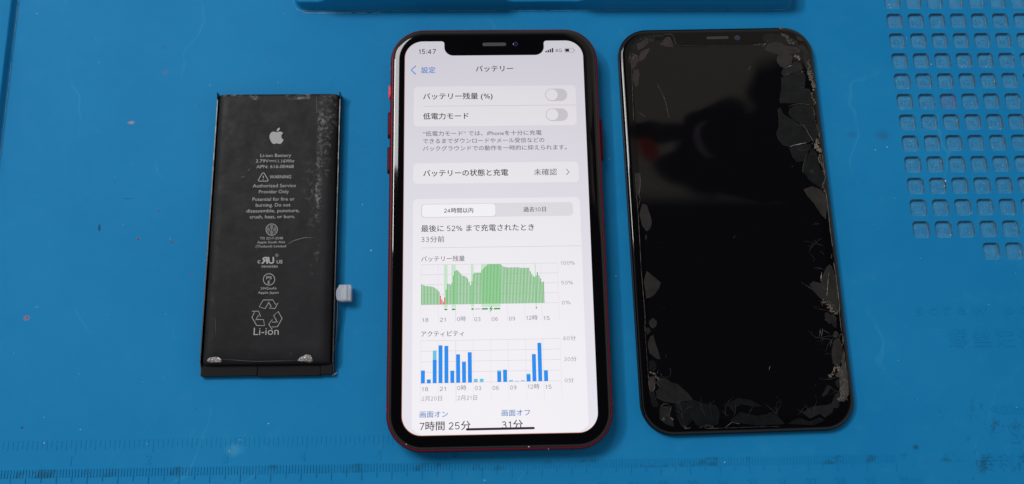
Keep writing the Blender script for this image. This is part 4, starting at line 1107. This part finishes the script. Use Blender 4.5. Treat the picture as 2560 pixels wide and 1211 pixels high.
bprint('APN: 616-00468', 548, 830, 670, 1.72)
bprint('WARNING', 648, 810, 747, 1.72, bold=.008)
def pline(name, pts, w, closed=False, A=A1):
    p = [A(*q) for q in pts]
    if closed:
        n = len(p); V = []; F = []
        for i in range(n):
            a, b, c = (Vector(p[(i + k) % n]) for k in (-1, 0, 1))
            d1 = (b - a).normalized(); d2 = (c - b).normalized(); nr = Vector((-(d1 + d2).y, (d1 + d2).x)).normalized()
            k = 1 / max(.45, nr.dot(Vector((-d1.y, d1.x))))
            V += [(*(b + nr * w / 2 * k), ZP), (*(b - nr * w / 2 * k), ZP)]
        for i in range(n): j = (i + 1) % n; F.append((2 * i, 2 * i + 1, 2 * j + 1, 2 * j))
        return link(name, V, F, M_print, bt)
    return multi(name, ribbon(p, w, False), ZP, M_print, bt)
pline('warning_triangle', [(600, 704), (607, 707), (637, 758), (633, 767), (567, 767), (563, 758), (593, 707)], .24, True)
a = A1(600, 745); b = A1(600, 757)
multi('exclamation_mark', [[(a[0] - .14, a[1]), (a[0] + .14, a[1]), (a[0] + .17, a[1] + .9), (a[0] - .17, a[1] + .9)], [(b[0] - .14, b[1] - .1), (b[0] + .14, b[1] - .1), (b[0] + .14, b[1] + .18), (b[0] - .14, b[1] + .18)]], ZP, M_print, bt)
bprint('Authorized Service', 520, 845, 815, 1.78); bprint('Provider Only', 567, 793, 860, 1.78)
bprint('Potential for fire or', 518, 837, 917, 1.78); bprint('burning. Do not', 543, 805, 961, 1.78); bprint('disassemble, puncture,', 472, 873, 1005, 1.78); bprint('crush, heat, or burn.', 499, 840, 1050, 1.78)
def ring(name, cx, cy, r, w, A):
    return pline(name, [(cx + r * math.cos(k * math.pi / 16), cy + r * math.sin(k * math.pi / 16)) for k in range(32)], w, True, A)
ring('standards_mark', 664, 1134, 43, .22, A1)
for pts in ([(664, 1098), (664, 1172)], [(656, 1100), (656, 1124), (634, 1134), (656, 1146), (656, 1168)], [(672, 1100), (672, 1124), (694, 1134), (672, 1146), (672, 1168)], [(634, 1134), (650, 1134)], [(678, 1134), (694, 1134)], [(644, 1112), (630, 1130)], [(684, 1112), (698, 1130)], [(644, 1158), (630, 1140)], [(684, 1158), (698, 1140)]):
    pline('standards_mark', pts, .16)
bprint('TIS 2217-2548', 546, 713, 113, 1.22, A2, .002); bprint('Apple South Asia', 527, 729, 141, 1.22, A2, .002); bprint('(Thailand) Limited', 517, 735, 171, 1.22, A2, .002)
a = A2(600, 286); b = A2(556, 286); c = A2(606, 286); dd = A2(654, 286)
text('component_mark', 'R', A2(560, 286)[0], a[1], 3.25, ZP, M_print, bt, x1=A2(604, 286)[0], bold=.035, mirror=True, shear=-.12)
text('component_mark', 'U', A2(610, 286)[0], a[1], 3.25, ZP, M_print, bt, x1=A2(650, 286)[0], bold=.035, shear=-.12)
bprint('c', 530, 550, 285, 2.3, A2, .012); bprint('US', 668, 709, 286, 1.75, A2, .02)
ring('registered_mark', 669, 227, 10, .09, A2); bprint('R', 665, 674, 232, .8, A2)
bprint('MH45584', 560, 675, 318, 1.25, A2, .003)
ring('safety_mark', 613, 401, 41, .22, A2); bprint('PS', 594, 632, 400, 1.5, A2, .01); bprint('E', 604, 619, 432, 1.5, A2, .01)
bprint('2942mAh', 552, 666, 475, 1.25, A2, .003); bprint('Apple Japan', 533, 682, 505, 1.25, A2, .003)
arrow = [(572, 549), (640, 549), (661, 582), (678, 570), (655, 612), (612, 606), (630, 597), (608, 562)]
arrow2 = [(572, 549), (542, 598), (584, 613), (612, 566)]
for k in range(3):
    c_, s_ = math.cos(math.radians(120 * k)), math.sin(math.radians(120 * k))
    rot = lambda q: (601 + (q[0] - 601) * c_ - (q[1] - 655) * s_, 655 + (q[0] - 601) * s_ + (q[1] - 655) * c_)
    pline('recycling_arrow', [rot(q) for q in arrow], .22, False, A2); pline('recycling_arrow', [rot(q) for q in arrow2], .22, False, A2)
bprint('Li-ion', 501, 682, 802, 3.6, A2, -.004)
# fruit emblem
path = "M12.152 6.896c-.948 0-2.415-1.078-3.96-1.04-2.04.027-3.91 1.183-4.961 3.014-2.117 3.675-.546 9.103 1.519 12.09 1.013 1.454 2.208 3.09 3.792 3.039 1.52-.065 2.09-.987 3.935-.987 1.831 0 2.35.987 3.96.948 1.637-.026 2.676-1.48 3.676-2.948 1.156-1.688 1.636-3.325 1.662-3.415-.039-.013-3.182-1.221-3.22-4.857-.026-3.04 2.48-4.494 2.597-4.559-1.429-2.09-3.623-2.324-4.39-2.376-2-.156-3.675 1.09-4.61 1.09z"
path2 = "M15.53 3.83c.843-1.012 1.4-2.427 1.245-3.83-1.207.052-2.662.805-3.532 1.818-.78.896-1.454 2.338-1.273 3.714 1.338.104 2.715-.688 3.559-1.701z"
import re
for pth in (path, path2):
    nums = [float(q) for q in re.findall(r'-?\d*\.\d+|-?\d+', pth)]
    x, y = nums[0], nums[1]; pts = [(x, y)]; rest = nums[2:]
    for i in range(0, len(rest) - 5, 6):
        c1 = (x + rest[i], y + rest[i + 1]); c2 = (x + rest[i + 2], y + rest[i + 3]); e = (x + rest[i + 4], y + rest[i + 5])
        for k in range(1, 7):
            s_ = k / 6
            pts.append(tuple((1 - s_) ** 3 * a_ + 3 * (1 - s_) ** 2 * s_ * b_ + 3 * (1 - s_) * s_ ** 2 * c_ + s_ ** 3 * d_ for a_, b_, c_, d_ in zip((x, y), c1, c2, e)))
        x, y = e
    pts = pts[:-1]
    flat('fruit_emblem', [A1(647 + (a_ - 2.2) / 19.6 * 107, 362 + b_ / 24 * 124) for a_, b_ in pts], ZP, M_print, bt)
# scratches
M_scr = mat('scratch', (.16, .16, .155), .5)
for pts, A in (([(430, 738), (445, 736), (465, 727)], A1), ([(480, 690), (492, 683), (505, 668)], A1), ([(740, 150), (800, 118), (870, 100), (945, 98)], A2), ([(760, 925), (775, 945)], A2), ([(1000, 130), (1008, 245), (975, 252)], A1), ([(225, 680), (230, 800)], A2)):
    multi('scratch', ribbon([A(*q) for q in pts], .12, True, .4), ZP - .02, M_scr, bt)
# flex cable and connector cap
M_cap = mat('milky_plastic', (.46, .50, .58), .25, .5)
M_cap.node_tree.nodes['Principled BSDF'].inputs['Subsurface Weight'].default_value = .3
M_cap.node_tree.nodes['Principled BSDF'].inputs['Subsurface Scale'].default_value = .002
M_cap.node_tree.nodes['Principled BSDF'].inputs['Alpha'].default_value = .58
M_gold = mat('flex_copper', (.55, .40, .30), .4); M_flex = mat('black_flex_cable', (.012, .012, .012), .35)
ZC = 4.0
c0 = LB(846, 712, ZC); c1 = LB(879, 754, ZC - 1)
cap = loft('connector_cap', c1[0] - c0[0], c0[1] - c1[1], .5, [(.2, 1.2), (0, 1.4), (0, 3.7), (.12, 3.95), (.35, 4.05)], M_cap, bt, n=4, cx=(c0[0] + c1[0]) / 2, cy=(c0[1] + c1[1]) / 2)
cx, cy = (c0[0] + c1[0]) / 2, (c0[1] + c1[1]) / 2
loft('cap_rib', 1.1, c0[1] - c1[1] - .3, .2, [(0, 4.02), (.12, 4.3), (.3, 4.35)], M_cap, bt, n=3, cx=cx + .35, cy=cy)
loft('connector_contact', 1.1, 3.6, .2, [(0, 2.0), (0, 3.6)], M_gold, cap, n=3, cx=cx - .7, cy=cy)
V = []; F = []
for i in range(9):
    a = math.pi * i / 8
    for z in (1.6, 3.6): V.append((c0[0] - .8 * math.sin(a), cy + 2.3 * math.cos(a) - .3, z))
for i in range(8): F.append((2 * i, 2 * i + 2, 2 * i + 3, 2 * i + 1))
F.append(tuple(range(1, 18, 2)))
link('cap_skirt', V, F, M_cap, bt, smooth=False)
V = []; F = []
path_ = [LB(844, 752, 3), LB(843, 790, 2.6), LB(840, 835, 2.2), LB(835, 880, 1.6), LB(832, 908, 1.2)]
for i, (x, y) in enumerate(path_):
    z = 3.2 - .45 * i
    V += [(x - .12, y, z - .6), (x + .02, y, z), (x + .12, y, z), (x + .14, y, z - .8)]
for i in range(len(path_) - 1):
    for k in range(3): F.append((4 * i + k, 4 * i + 4 + k, 4 * i + 5 + k, 4 * i + 1 + k))
link('flex_cable', V, F, M_fold, bt)
x, y = LB(836, 936, .5)
flat('flex_tail', [(x - .8, y - .5), (x + .2, y - .3), (x + .75, y + .35), (x + .7, y + .55), (x + .1, y + .35), (x - .5, y + .1)], .6, mat('pale_tail', (.45, .47, .5), .5), bt, .15)

bpy.data.objects.remove(tobj)
